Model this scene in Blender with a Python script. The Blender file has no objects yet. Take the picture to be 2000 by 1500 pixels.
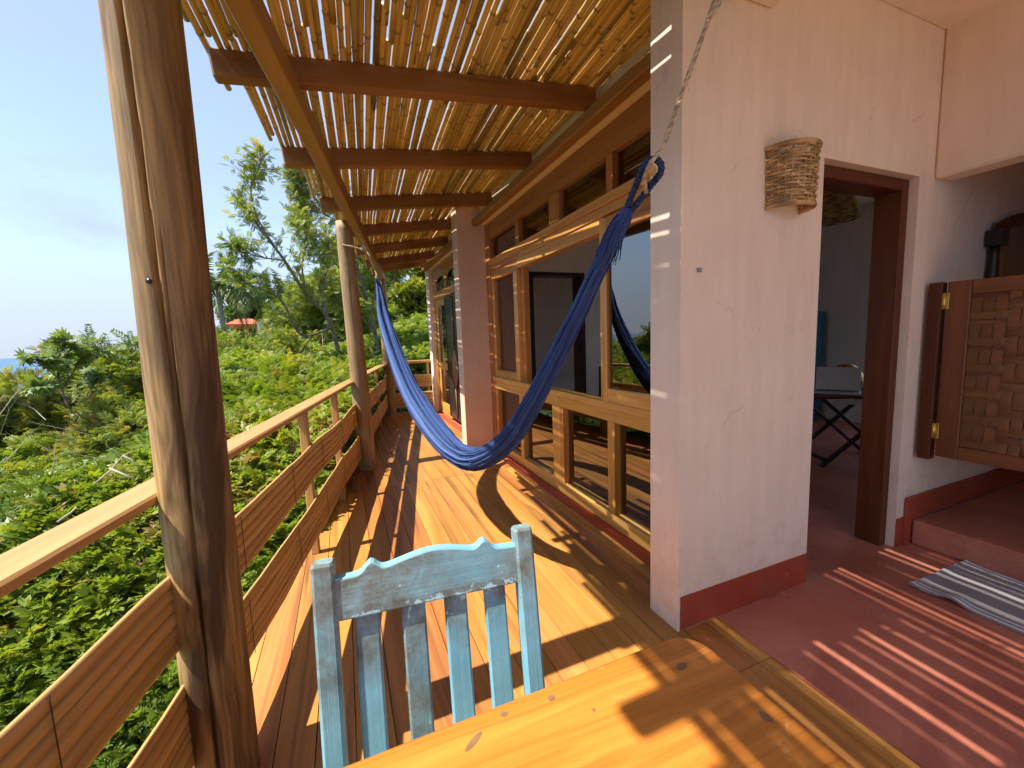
import bpy, math, random
import numpy as np
from mathutils import Vector, Matrix, noise
random.seed(7); RNG = np.random.default_rng(7)
scene = bpy.context.scene
col = scene.collection
R = math.radians

# ------------------------------------------------------------------ camera
cam_d = bpy.data.cameras.new('camera'); cam = bpy.data.objects.new('camera', cam_d); col.objects.link(cam)
scene.camera = cam
cam_d.sensor_width = 36.0; cam_d.lens = 36.0 * 805 / 2000
cam_d.clip_start = 0.02; cam_d.clip_end = 20000
def cam_basis(p, r, y):
    cy, sy = math.cos(y), math.sin(y)
    f = Vector((sy * math.cos(p), cy * math.cos(p), math.sin(p)))
    rt = Vector((cy, -sy, 0)); up = rt.cross(f)
    return math.cos(r) * rt + math.sin(r) * up, -math.sin(r) * rt + math.cos(r) * up, f
cR, cU, cF = cam_basis(R(-6.504), R(-2.176), R(22.021))
EYE = Vector((0, 0, 1.30))
cam.matrix_world = Matrix(((cR.x, cU.x, -cF.x, EYE.x), (cR.y, cU.y, -cF.y, EYE.y), (cR.z, cU.z, -cF.z, EYE.z), (0, 0, 0, 1)))

# ------------------------------------------------------------------ sun, sky, exposure
SUN_EL = R(57.5); SUN_AZ = math.atan2(-0.9999, -0.012)      # direction towards the sun, measured from +Y to +X
world = bpy.data.worlds.new('World'); scene.world = world; world.use_nodes = True
wn = world.node_tree; wn.nodes.clear()
w_out = wn.nodes.new('ShaderNodeOutputWorld'); w_bg = wn.nodes.new('ShaderNodeBackground')
sky = wn.nodes.new('ShaderNodeTexSky'); sky.sky_type = 'NISHITA'; sky.sun_disc = False
sky.sun_elevation = SUN_EL; sky.sun_rotation = SUN_AZ; sky.altitude = 30; sky.air_density = 1.0; sky.dust_density = 0.25; sky.ozone_density = 1.2
w_tc = wn.nodes.new('ShaderNodeTexCoord')
w_map = wn.nodes.new('ShaderNodeMapping'); w_map.inputs['Scale'].default_value = (1.0, 1.0, 3.6)
w_map.inputs['Rotation'].default_value = (0, R(14), 0)
w_no = wn.nodes.new('ShaderNodeTexNoise'); w_no.inputs['Scale'].default_value = 1.7; w_no.inputs['Detail'].default_value = 9; w_no.inputs['Roughness'].default_value = 0.62; w_no.inputs['Distortion'].default_value = 0.6
w_rp = wn.nodes.new('ShaderNodeValToRGB'); w_rp.color_ramp.elements[0].position = 0.42; w_rp.color_ramp.elements[1].position = 0.80
w_rp.color_ramp.elements[0].color = (0.42, 0.42, 0.42, 1); w_rp.color_ramp.elements[1].color = (0.95, 0.95, 0.95, 1)
w_mx = wn.nodes.new('ShaderNodeMixRGB'); w_mx.inputs[2].default_value = (1.95, 2.25, 2.95, 1)
L = wn.links.new
L(w_tc.outputs['Generated'], w_map.inputs[0]); L(w_map.outputs[0], w_no.inputs['Vector']); L(w_no.outputs['Fac'], w_rp.inputs[0])
w_sep = wn.nodes.new('ShaderNodeSeparateXYZ'); L(w_tc.outputs['Generated'], w_sep.inputs[0])
w_hz = wn.nodes.new('ShaderNodeMapRange'); w_hz.interpolation_type = 'SMOOTHSTEP'; w_hz.inputs[1].default_value = 0.0; w_hz.inputs[2].default_value = 0.42; w_hz.inputs[3].default_value = 0.93; w_hz.inputs[4].default_value = 0.0; L(w_sep.outputs['Z'], w_hz.inputs[0])
w_max = wn.nodes.new('ShaderNodeMath'); w_max.operation = 'MAXIMUM'; L(w_rp.outputs[0], w_max.inputs[0]); L(w_hz.outputs[0], w_max.inputs[1]); L(w_max.outputs[0], w_mx.inputs[0]); L(sky.outputs[0], w_mx.inputs[1]); L(w_mx.outputs[0], w_bg.inputs['Color']); L(w_bg.outputs[0], w_out.inputs[0])
w_bg.inputs['Strength'].default_value = 0.090
sun_d = bpy.data.lights.new('sun', 'SUN'); sun_d.energy = 3.05; sun_d.angle = R(0.5); sun_d.color = (1.0, 0.93, 0.82)
sun = bpy.data.objects.new('sun', sun_d); col.objects.link(sun)
sun_dir = Vector((math.sin(SUN_AZ) * math.cos(SUN_EL), math.cos(SUN_AZ) * math.cos(SUN_EL), math.sin(SUN_EL)))
sun.rotation_euler = sun_dir.to_track_quat('Z', 'Y').to_euler(); sun.location = (-20, 0, 40)
scene.view_settings.view_transform = 'Standard'; scene.view_settings.look = 'None'
scene.view_settings.gamma = 1.0; scene.view_settings.use_curve_mapping = False
scene.view_settings.exposure = 1.80
scene.render.engine = 'CYCLES'
cy = scene.cycles
cy.max_bounces = 10; cy.diffuse_bounces = 6; cy.glossy_bounces = 4; cy.transmission_bounces = 6; cy.transparent_max_bounces = 16
cy.use_denoising = True; cy.sample_clamp_indirect = 6.0; cy.caustics_reflective = False; cy.caustics_refractive = False

# ------------------------------------------------------------------ object helpers
def tag(o, label=None, cat=None, group=None, kind=None):
    if label: o['label'] = label
    if cat: o['category'] = cat
    if group: o['group'] = group
    if kind: o['kind'] = kind
    return o
def thing(name, label, cat, loc=(0, 0, 0), rz=0.0, group=None):
    o = bpy.data.objects.new(name, None); col.objects.link(o); o.location = loc; o.rotation_euler = (0, 0, rz)
    o.empty_display_size = 0.1
    return tag(o, label, cat, group)
def link(name, mesh, parent=None, loc=None, rot=None):
    o = bpy.data.objects.new(name, mesh); col.objects.link(o)
    if parent is not None: o.parent = parent
    if loc is not None: o.location = loc
    if rot is not None: o.rotation_euler = rot
    return o
def copy_tree(o, parent=None):
    c = o.copy(); col.objects.link(c); c.parent = parent
    for ch in list(o.children): copy_tree(ch, c)
    return c

class MB:
    """collects pieces; every vertex carries gc = grain coordinates (x along the grain) and rnd = a tone of its piece"""
    def __init__(s): s.v = []; s.f = []; s.g = []; s.r = []; s.sm = []
    def add(s, verts, faces, gc=None, rnd=None, smooth=False):
        b = len(s.v); s.v += [tuple(p) for p in verts]; s.f += [tuple(i + b for i in f) for f in faces]
        s.g += [tuple(p) for p in (gc if gc is not None else verts)]
        rr = random.random() if rnd is None else rnd
        s.r += [rr] * len(verts); s.sm += [smooth] * len(faces)
    def bar(s, p0, p1, w, h, up=(0, 0, 1), c=0.004, rnd=None, grain=0):
        """chamfered bar from p0 to p1, w across, h along up"""
        p0 = Vector(p0); p1 = Vector(p1); ax = p1 - p0; ln = ax.length; ax /= ln
        upv = Vector(up); sd = upv.cross(ax).normalized(); upn = ax.cross(sd)
        m = (p0 + p1) / 2; D = (ln / 2, w / 2, h / 2); c = min(c, min(D) * 0.45)
        off = Vector((random.uniform(0, 50), random.uniform(0, 50), random.uniform(0, 50)))
        vs = []; gs = []; idx = {}
        for sx in (-1, 1):
            for sy in (-1, 1):
                for sz in (-1, 1):
                    for k in range(3):
                        q = [sx * (D[0] - (0 if k == 0 else c)), sy * (D[1] - (0 if k == 1 else c)), sz * (D[2] - (0 if k == 2 else c))]
                        idx[(sx, sy, sz, k)] = len(vs)
                        vs.append(m + ax * q[0] + sd * q[1] + upn * q[2]); gs.append(Vector(q) + off)
        fs = []
        for k in range(3):
            a, b = [i for i in range(3) if i != k]
            for sg in (-1, 1):
                f = []
                for (u, v) in ((-1, -1), (1, -1), (1, 1), (-1, 1)):
                    t = [0, 0, 0]; t[k] = sg; t[a] = u; t[b] = v; f.append(idx[(t[0], t[1], t[2], k)])
                fs.append(f)
        for k in range(3):
            a, b = [i for i in range(3) if i != k]
            for sa in (-1, 1):
                for sb in (-1, 1):
                    t1 = [0, 0, 0]; t1[k] = -1; t1[a] = sa; t1[b] = sb; t2 = list(t1); t2[k] = 1
                    fs.append([idx[(*t1, a)], idx[(*t2, a)], idx[(*t2, b)], idx[(*t1, b)]])
        for sx in (-1, 1):
            for sy in (-1, 1):
                for sz in (-1, 1): fs.append([idx[(sx, sy, sz, k)] for k in range(3)])
        out = []
        for f in fs:
            pts = [vs[i] for i in f]; n = (pts[1] - pts[0]).cross(pts[2] - pts[0]); ctr = sum(pts, Vector()) / len(pts)
            out.append(f if n.dot(ctr - m) > 0 else f[::-1])
        s.add(vs, out, gs, rnd)
    def box(s, x0, x1, y0, y1, z0, z1, axis=None, c=0.004, rnd=None):
        d = (x1 - x0, y1 - y0, z1 - z0)
        if axis is None: axis = max(range(3), key=lambda i: d[i])
        m = Vector(((x0 + x1) / 2, (y0 + y1) / 2, (z0 + z1) / 2)); e = Vector((0, 0, 0)); e[axis] = d[axis] / 2
        if axis == 2: s.bar(m - e, m + e, d[1], d[0], up=(1, 0, 0), c=c, rnd=rnd)
        elif axis == 0: s.bar(m - e, m + e, d[1], d[2], up=(0, 0, 1), c=c, rnd=rnd)
        else: s.bar(m - e, m + e, d[0], d[2], up=(0, 0, 1), c=c, rnd=rnd)
    def prism(s, poly, z0, z1, axis=1, rnd=None):
        """vertical prism over a counter-clockwise xy polygon"""
        n = len(poly); off = Vector((random.uniform(0, 50), random.uniform(0, 50), random.uniform(0, 50)))
        vs = [Vector((p[0], p[1], z)) for z in (z0, z1) for p in poly]
        fs = [list(range(n))[::-1], [n + i for i in range(n)]] + [[i, (i + 1) % n, n + (i + 1) % n, n + i] for i in range(n)]
        gs = [(Vector((v.y, v.x, v.z)) if axis == 1 else v.copy()) + off for v in vs]
        s.add(vs, fs, gs, rnd)
    def tube(s, pts, rad, seg=8, cap=True, rnd=None, ref=None, ell=1.0, smooth=True):
        pts = [Vector(p) for p in pts]; n = len(pts)
        if not hasattr(rad, '__len__'): rad = [rad] * n
        vs = []; gs = []; L_ = 0; off = random.uniform(0, 30)
        up = Vector(ref) if ref else Vector((0, 0, 1)); prev = None
        for i, p in enumerate(pts):
            t = (pts[min(i + 1, n - 1)] - pts[max(i - 1, 0)]).normalized()
            if prev is None:
                a = up if abs(up.dot(t)) < 0.95 else Vector((1, 0, 0)); sd = a.cross(t).normalized()
            else:
                sd = (prev - t * prev.dot(t)).normalized()
            prev = sd; u2 = t.cross(sd)
            if i: L_ += (p - pts[i - 1]).length
            for k in range(seg):
                a = 2 * math.pi * k / seg
                vs.append(p + sd * math.cos(a) * rad[i] + u2 * math.sin(a) * rad[i] * ell)
                gs.append(Vector((L_ + off, math.cos(a) * rad[i], math.sin(a) * rad[i])))
        fs = [[i * seg + k, i * seg + (k + 1) % seg, (i + 1) * seg + (k + 1) % seg, (i + 1) * seg + k] for i in range(n - 1) for k in range(seg)]
        if cap: fs += [list(range(seg))[::-1], [(n - 1) * seg + k for k in range(seg)]]
        s.add(vs, fs, gs, rnd, smooth)
    def grid(s, P, rnd=None, gc=None, smooth=True):
        nu = len(P); nv = len(P[0])
        vs = [P[i][j] for i in range(nu) for j in range(nv)]
        fs = [[i * nv + j, (i + 1) * nv + j, (i + 1) * nv + j + 1, i * nv + j + 1] for i in range(nu - 1) for j in range(nv - 1)]
        s.add(vs, fs, gc, rnd, smooth)
    def mesh(s, name, m):
        me = bpy.data.meshes.new(name); me.from_pydata(s.v, [], s.f)
        a = me.attributes.new('gc', 'FLOAT_VECTOR', 'POINT'); a.data.foreach_set('vector', np.array(s.g, dtype=np.float32).ravel())
        a = me.attributes.new('rnd', 'FLOAT', 'POINT'); a.data.foreach_set('value', np.array(s.r, dtype=np.float32))
        me.polygons.foreach_set('use_smooth', s.sm)
        if m is not None: me.materials.append(m)
        me.update(); return me
    def build(s, name, m, parent=None, loc=None, rot=None):
        return link(name, s.mesh(name, m), parent, loc, rot)
def lathe(mb, prof, seg=32, ctr=(0, 0, 0), rnd=None):
    vs = [(ctr[0] + r * math.cos(2 * math.pi * k / seg), ctr[1] + r * math.sin(2 * math.pi * k / seg), ctr[2] + z) for r, z in prof for k in range(seg)]
    fs = [[i * seg + k, i * seg + (k + 1) % seg, (i + 1) * seg + (k + 1) % seg, (i + 1) * seg + k] for i in range(len(prof) - 1) for k in range(seg)]
    mb.add(vs, fs, None, rnd, True)

# ------------------------------------------------------------------ materials
def mat(name):
    m = bpy.data.materials.new(name); m.use_nodes = True; nt = m.node_tree; nt.nodes.clear()
    return m, nt, nt.nodes.new, nt.links.new
def ramp(N, stops):
    r = N('ShaderNodeValToRGB'); e = r.color_ramp.elements
    while len(e) < len(stops): e.new(0.5)
    for i, (p, c) in enumerate(stops): e[i].position = p; e[i].color = (*c, 1) if len(c) == 3 else c
    return r
def mixc(N, Lk, a, b, f, mode='MIX'):
    x = N('ShaderNodeMixRGB'); x.blend_type = mode
    for sock, val in ((0, f), (1, a), (2, b)):
        if hasattr(val, 'is_output'): Lk(val, x.inputs[sock])
        elif isinstance(val, (int, float)): x.inputs[sock].default_value = val if sock == 0 else (val, val, val, 1)
        else: x.inputs[sock].default_value = (*val, 1)
    return x.outputs[0]
def noi(N, Lk, vec, scale, detail=3, rough=0.55, dist=0.0, sc3=None, off=None):
    if sc3 or off:
        mp = N('ShaderNodeMapping'); mp.inputs['Scale'].default_value = sc3 or (1, 1, 1); mp.inputs['Location'].default_value = off or (0, 0, 0)
        Lk(vec, mp.inputs[0]); vec = mp.outputs[0]
    n = N('ShaderNodeTexNoise'); n.inputs['Scale'].default_value = scale; n.inputs['Detail'].default_value = detail
    n.inputs['Roughness'].default_value = rough; n.inputs['Distortion'].default_value = dist
    Lk(vec, n.inputs['Vector']); return n.outputs['Fac']
def finish(m, nt, N, Lk, colr, rough=0.5, bump=None, bstr=0.2, spec=0.5, metal=0.0, bdist=0.01, coat=0.0):
    b = N('ShaderNodeBsdfPrincipled'); o = N('ShaderNodeOutputMaterial')
    if hasattr(colr, 'is_output'): Lk(colr, b.inputs['Base Color'])
    else: b.inputs['Base Color'].default_value = (*colr, 1)
    if hasattr(rough, 'is_output'): Lk(rough, b.inputs['Roughness'])
    else: b.inputs['Roughness'].default_value = rough
    b.inputs['Specular IOR Level'].default_value = spec; b.inputs['Metallic'].default_value = metal
    b.inputs['Coat Weight'].default_value = coat; b.inputs['Coat Roughness'].default_value = 0.15
    if bump is not None:
        bp = N('ShaderNodeBump'); bp.inputs['Strength'].default_value = bstr; bp.inputs['Distance'].default_value = bdist
        Lk(bump, bp.inputs['Height']); Lk(bp.outputs[0], b.inputs['Normal'])
    Lk(b.outputs[0], o.inputs[0]); return m
def attr(N, name, kind='GEOMETRY'):
    a = N('ShaderNodeAttribute'); a.attribute_name = name; a.attribute_type = kind; return a
def wood(name, c1, c2, dark, rough=0.4, streak=0.55, wob=1.0, spec=0.4, coat=0.0, ringsc=9.0, bst=0.25, var=0.3, knots=0.0):
    m, nt, N, Lk = mat(name)
    g = attr(N, 'gc').outputs['Vector']; rn = attr(N, 'rnd').outputs['Fac']
    warp = noi(N, Lk, g, 1.0, 2, 0.5, 0, (0.9, 5, 5))
    wv = N('ShaderNodeVectorMath'); wv.operation = 'MULTIPLY_ADD'
    cmb = N('ShaderNodeCombineXYZ'); Lk(warp, cmb.inputs[1]); Lk(warp, cmb.inputs[2])
    Lk(cmb.outputs[0], wv.inputs[0]); wv.inputs[1].default_value = (0, 0.10 * wob, 0.10 * wob); Lk(g, wv.inputs[2])
    gw = wv.outputs[0]
    broad = noi(N, Lk, gw, 1.0, 4, 0.6, 0.6, (0.55, ringsc, ringsc))
    fine = noi(N, Lk, gw, 1.0, 5, 0.65, 0.3, (2.0, 90, 90))
    stk = noi(N, Lk, gw, 1.0, 3, 0.55, 0.9, (0.45, ringsc * 1.5, ringsc * 1.5), (7, 3, 1))
    base = ramp(N, [(0.30, c1), (0.72, c2)]); Lk(broad, base.inputs[0])
    fr = ramp(N, [(0.25, (0.72, 0.68, 0.62)), (0.6, (1.06, 1.05, 1.03))]); Lk(fine, fr.inputs[0])
    c = mixc(N, Lk, base.outputs[0], fr.outputs[0], 0.65, 'MULTIPLY')
    sr = ramp(N, [(0.575 - 0.07 * streak, (0, 0, 0)), (0.71, (1, 1, 1))]); Lk(stk, sr.inputs[0])
    sm = N('ShaderNodeMath'); sm.operation = 'MULTIPLY'; Lk(sr.outputs[0], sm.inputs[0]); sm.inputs[1].default_value = streak
    c = mixc(N, Lk, c, dark, sm.outputs[0])
    if knots:
        vo = N('ShaderNodeTexVoronoi'); vo.inputs['Scale'].default_value = 1.0
        mp = N('ShaderNodeMapping'); mp.inputs['Scale'].default_value = (1.6, 4.2, 0.01); Lk(gw, mp.inputs[0]); Lk(mp.outputs[0], vo.inputs['Vector'])
        kr = ramp(N, [(0.03, (1, 1, 1)), (0.075, (0, 0, 0))]); Lk(vo.outputs['Distance'], kr.inputs[0])
        km = N('ShaderNodeMath'); km.operation = 'MULTIPLY'; Lk(kr.outputs[0], km.inputs[0]); km.inputs[1].default_value = knots
        c = mixc(N, Lk, c, dark, km.outputs[0])
    hs = N('ShaderNodeHueSaturation'); Lk(c, hs.inputs['Color'])
    mr = N('ShaderNodeMapRange'); mr.inputs[3].default_value = 1 - var; mr.inputs[4].default_value = 1 + var * 0.8; Lk(rn, mr.inputs[0]); Lk(mr.outputs[0], hs.inputs['Value'])
    mr2 = N('ShaderNodeMapRange'); mr2.inputs[3].default_value = 0.49; mr2.inputs[4].default_value = 0.508
    m7 = N('ShaderNodeMath'); m7.operation = 'MULTIPLY'; m7.inputs[1].default_value = 7.31; Lk(rn, m7.inputs[0])
    fr7 = N('ShaderNodeMath'); fr7.operation = 'FRACT'; Lk(m7.outputs[0], fr7.inputs[0]); Lk(fr7.outputs[0], mr2.inputs[0]); Lk(mr2.outputs[0], hs.inputs['Hue'])
    rr = N('ShaderNodeMapRange'); rr.inputs[3].default_value = rough * 0.8; rr.inputs[4].default_value = min(1, rough * 1.35); Lk(fine, rr.inputs[0])
    return finish(m, nt, N, Lk, hs.outputs['Color'], rr.outputs[0], fine, bst, spec, 0, 0.002, coat)
def plaster(name, c, c2, rough=0.85, bst=0.25, sc=3.0, stain=0.0, splash=0.0, scuff=0.0):
    m, nt, N, Lk = mat(name)
    p = N('ShaderNodeTexCoord').outputs['Object']
    big = noi(N, Lk, p, sc, 5, 0.6, 0.4); brush = noi(N, Lk, p, 1.0, 4, 0.6, 0, (14, 14, 1.6)); fine = noi(N, Lk, p, 60, 4, 0.6)
    r = ramp(N, [(0.3, c2), (0.65, c)]); Lk(big, r.inputs[0])
    r2 = ramp(N, [(0.3, (0.93, 0.92, 0.91)), (0.7, (1.04, 1.04, 1.04))]); Lk(brush, r2.inputs[0])
    cc = mixc(N, Lk, r.outputs[0], r2.outputs[0], 0.8, 'MULTIPLY')
    if stain:
        st = noi(N, Lk, p, 1.6, 6, 0.7, 0.8); sr = ramp(N, [(0.60, (0, 0, 0)), (0.75, (stain,) * 3)]); Lk(st, sr.inputs[0])
        cc = mixc(N, Lk, cc, tuple(x * 1.5 + 0.08 for x in c), sr.outputs[0])
    if splash:
        sx = N('ShaderNodeSeparateXYZ'); Lk(p, sx.inputs[0]); zr = N('ShaderNodeMapRange'); zr.inputs[1].default_value = 0.12; zr.inputs[2].default_value = 0.62; zr.inputs[3].default_value = 0.20; zr.inputs[4].default_value = 0.0; Lk(sx.outputs['Z'], zr.inputs[0])
        dn = noi(N, Lk, p, 9, 7, 0.72, 0.6); da = N('ShaderNodeMath'); da.operation = 'ADD'; Lk(dn, da.inputs[0]); Lk(zr.outputs[0], da.inputs[1]); dr = ramp(N, [(0.60, (0, 0, 0)), (0.80, (splash,) * 3)]); Lk(da.outputs[0], dr.inputs[0])
        cc = mixc(N, Lk, cc, (0.50, 0.33, 0.24), dr.outputs[0])
        vw = noi(N, Lk, p, 3, 4, 0.6); cm_ = N('ShaderNodeVectorMath'); cm_.operation = 'MULTIPLY_ADD'; cx_ = N('ShaderNodeCombineXYZ'); Lk(vw, cx_.inputs[0]); Lk(vw, cx_.inputs[2]); Lk(cx_.outputs[0], cm_.inputs[0]); cm_.inputs[1].default_value = (0.6, 0.6, 0.6); Lk(p, cm_.inputs[2])
        vo = N('ShaderNodeTexVoronoi'); vo.feature = 'DISTANCE_TO_EDGE'; vo.inputs['Scale'].default_value = 0.9; Lk(cm_.outputs[0], vo.inputs['Vector'])
        vr = ramp(N, [(0.0, (1, 1, 1)), (0.0022, (0, 0, 0))]); Lk(vo.outputs['Distance'], vr.inputs[0]); vm = noi(N, Lk, p, 2.2, 3, 0.6); vmr = ramp(N, [(0.50, (0, 0, 0)), (0.62, (0.45, 0.45, 0.45))]); Lk(vm, vmr.inputs[0])
        cc = mixc(N, Lk, cc, (0.34, 0.23, 0.17), mixc(N, Lk, vr.outputs[0], vmr.outputs[0], 1.0, 'MULTIPLY'))
    if scuff:
        s1 = noi(N, Lk, p, 1.0, 4, 0.7, 0.3, (9, 55, 9)); s1r = ramp(N, [(0.66, (0, 0, 0)), (0.74, (scuff,) * 3)]); Lk(s1, s1r.inputs[0]); cc = mixc(N, Lk, cc, (0.66, 0.36, 0.28), s1r.outputs[0])
        s2 = noi(N, Lk, p, 1.3, 7, 0.75, 1.0); s2r = ramp(N, [(0.42, (scuff * 1.2,) * 3), (0.52, (0, 0, 0))]); Lk(s2, s2r.inputs[0]); cc = mixc(N, Lk, cc, (0.30, 0.085, 0.05), s2r.outputs[0])
    trow = noi(N, Lk, p, 5.5, 4, 0.6, 0.8)
    h = N('ShaderNodeMath'); h.operation = 'MULTIPLY_ADD'; Lk(trow, h.inputs[0]); h.inputs[1].default_value = 4.0
    h2 = N('ShaderNodeMath'); h2.operation = 'MULTIPLY_ADD'; Lk(fine, h2.inputs[0]); h2.inputs[1].default_value = 0.6; Lk(brush, h2.inputs[2]); Lk(h2.outputs[0], h.inputs[2])
    return finish(m, nt, N, Lk, cc, rough, h.outputs[0], bst, 0.3, 0, 0.004)
def leafmat(name, stops, trans=0.38, src='attr'):
    m, nt, N, Lk = mat(name)
    f = attr(N, 'rnd').outputs['Fac'] if src == 'attr' else N('ShaderNodeObjectInfo').outputs['Random']
    r = ramp(N, stops); Lk(f, r.inputs[0])
    b = N('ShaderNodeBsdfPrincipled'); Lk(r.outputs[0], b.inputs['Base Color']); b.inputs['Roughness'].default_value = 0.45; b.inputs['Specular IOR Level'].default_value = 0.35
    t = N('ShaderNodeBsdfTranslucent')
    tc = mixc(N, Lk, r.outputs[0], (1.35, 1.25, 0.45), 1.0, 'MULTIPLY'); Lk(tc, t.inputs['Color'])
    mx = N('ShaderNodeMixShader'); mx.inputs[0].default_value = trans; Lk(b.outputs[0], mx.inputs[1]); Lk(t.outputs[0], mx.inputs[2])
    o = N('ShaderNodeOutputMaterial'); Lk(mx.outputs[0], o.inputs[0]); return m
def plain(name, c, rough=0.5, metal=0.0, var=0.15, sc=25.0, bst=0.1, spec=0.5):
    m, nt, N, Lk = mat(name); p = N('ShaderNodeTexCoord').outputs['Object']
    n = noi(N, Lk, p, sc, 4, 0.6); r = ramp(N, [(0.3, tuple(x * (1 - var) for x in c)), (0.7, tuple(min(1, x * (1 + var)) for x in c))]); Lk(n, r.inputs[0])
    return finish(m, nt, N, Lk, r.outputs[0], rough, n, bst, spec, metal, 0.003)

M = {}
M['deck'] = wood('deck_wood', (0.35, 0.145, 0.033), (0.58, 0.262, 0.070), (0.13, 0.056, 0.027), rough=0.36, streak=0.85, ringsc=7, var=0.16, spec=0.35)
M['rail'] = wood('rail_wood', (0.42, 0.22, 0.075), (0.56, 0.32, 0.125), (0.30, 0.14, 0.045), rough=0.5, streak=0.3, var=0.1)
M['slat'] = wood('slat_cane', (0.46, 0.265, 0.085), (0.66, 0.425, 0.165), (0.17, 0.075, 0.028), rough=0.5, streak=0.5, ringsc=16, var=0.2, bst=0.5)
M['window'] = wood('window_wood', (0.56, 0.28, 0.065), (0.76, 0.43, 0.12), (0.21, 0.075, 0.022), rough=0.33, streak=0.5, ringsc=11, var=0.16, spec=0.45)
M['red_window'] = wood('red_window_wood', (0.40, 0.16, 0.036), (0.56, 0.255, 0.062), (0.09, 0.026, 0.012), rough=0.33, streak=0.5, ringsc=11, var=0.12)
M['rafter'] = wood('rafter_wood', (0.18, 0.072, 0.019), (0.33, 0.142, 0.036), (0.06, 0.022, 0.012), rough=0.42, streak=0.45, ringsc=8, var=0.15)
M['purlin'] = wood('purlin_wood', (0.29, 0.155, 0.038), (0.40, 0.225, 0.06), (0.14, 0.06, 0.022), rough=0.5, streak=0.4, ringsc=8, var=0.1)
M['door'] = wood('door_wood', (0.085, 0.022, 0.008), (0.15, 0.040, 0.012), (0.03, 0.009, 0.006), spec=0.25, rough=0.45, streak=0.4, ringsc=9, var=0.12)
M['swing'] = wood('swing_door_wood', (0.15, 0.050, 0.014), (0.26, 0.096, 0.026), (0.09, 0.03, 0.014), rough=0.4, streak=0.4, ringsc=9, var=0.12)
M['woven'] = wood('woven_strip_wood', (0.14, 0.053, 0.015), (0.28, 0.12, 0.036), (0.12, 0.045, 0.018), rough=0.45, streak=0.25, ringsc=14, var=0.3)
M['table'] = wood('table_pine', (0.46, 0.145, 0.020), (0.66, 0.235, 0.042), (0.30, 0.080, 0.014), rough=0.26, streak=0.6, ringsc=22, wob=0.9, var=0.05, spec=0.5, bst=0.1, knots=0.6)
def scuffs(m):
    nt = m.node_tree; N = nt.nodes.new; Lk = nt.links.new; b = [n for n in nt.nodes if n.type == 'BSDF_PRINCIPLED'][0]
    src = b.inputs['Base Color'].links[0].from_socket; p = N('ShaderNodeTexCoord').outputs['Object']
    n1 = noi(N, Lk, p, 13, 8, 0.78, 0.3); r = ramp(N, [(0.60, (0, 0, 0)), (0.70, (0.55, 0.55, 0.55))]); Lk(n1, r.inputs[0])
    n2 = noi(N, Lk, p, 1.0, 3, 0.6, 0, (30, 320, 30)); r2 = ramp(N, [(0.70, (0, 0, 0)), (0.74, (0.6, 0.6, 0.6))]); Lk(n2, r2.inputs[0])
    c = mixc(N, Lk, src, (0.80, 0.47, 0.22), r.outputs[0]); c = mixc(N, Lk, c, (0.36, 0.09, 0.02), r2.outputs[0]); Lk(c, b.inputs['Base Color'])
    rg = b.inputs['Roughness'].links[0].from_socket; mm = N('ShaderNodeMath'); mm.operation = 'MULTIPLY_ADD'; Lk(r.outputs[0], mm.inputs[0]); mm.inputs[1].default_value = 0.4; Lk(rg, mm.inputs[2]); Lk(mm.outputs[0], b.inputs['Roughness'])
scuffs(M['table'])
M['ebony'] = wood('dark_door_wood', (0.016, 0.013, 0.014), (0.035, 0.028, 0.028), (0.008, 0.007, 0.007), rough=0.3, streak=0.3, var=0.1)
M['carved'] = wood('carved_wood', (0.20, 0.10, 0.05), (0.30, 0.16, 0.08), (0.05, 0.025, 0.018), rough=0.45, streak=0.4, ringsc=20, var=0.1)
M['darkwood'] = wood('dark_furniture_wood', (0.022, 0.012, 0.009), (0.045, 0.022, 0.014), (0.01, 0.006, 0.005), rough=0.35, streak=0.3, var=0.15)
M['log'] = None
M['pink'] = plaster('pink_plaster', (0.86, 0.695, 0.55), (0.82, 0.64, 0.50), bst=0.22, splash=0.28)
M['cream'] = plaster('cream_plaster', (0.87, 0.72, 0.565), (0.83, 0.67, 0.51), bst=0.12)
M['tan'] = plaster('tan_plaster', (0.74, 0.53, 0.39), (0.68, 0.47, 0.33), bst=0.16)
M['white'] = plaster('white_plaster', (0.80, 0.76, 0.70), (0.74, 0.70, 0.64), bst=0.12)
M['baseboard'] = plaster('red_baseboard', (0.40, 0.070, 0.034), (0.33, 0.048, 0.022), rough=0.5, bst=0.1, sc=5, stain=0.25, scuff=0.35)
M['redfloor'] = plaster('red_cement', (0.54, 0.205, 0.135), (0.46, 0.145, 0.092), rough=0.45, bst=0.05, sc=2.2, stain=0.55, scuff=0.4)
M['rope'] = None
M['brass'] = plain('brass', (0.62, 0.44, 0.10), 0.35, 0.9)
M['steel'] = plain('galvanised_steel', (0.35, 0.33, 0.30), 0.45, 0.8)
M['black'] = plain('black_plastic', (0.012, 0.012, 0.014), 0.3)
M['silver'] = plain('silver_laptop', (0.55, 0.55, 0.56), 0.35, 0.6, 0.03)
M['gold'] = plain('gold_paint', (0.42, 0.24, 0.05), 0.22, 0.7)
M['bluewall'] = plain('blue_paint', (0.03, 0.17, 0.27), 0.6)
M['linen'] = plain('white_linen', (0.70, 0.70, 0.72), 0.9, 0, 0.08, 12, 0.3)
M['sheer'] = plain('grey_curtain', (0.42, 0.40, 0.38), 0.9, 0, 0.15, 30, 0.2)
M['brick'] = plain('brick_wall', (0.48, 0.21, 0.11), 0.9, 0, 0.2, 6)
M['concrete'] = plain('pale_concrete', (0.50, 0.47, 0.43), 0.9, 0, 0.1, 4)
M['roofred'] = plain('red_roof', (0.62, 0.11, 0.05), 0.7, 0, 0.12, 3)
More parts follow.
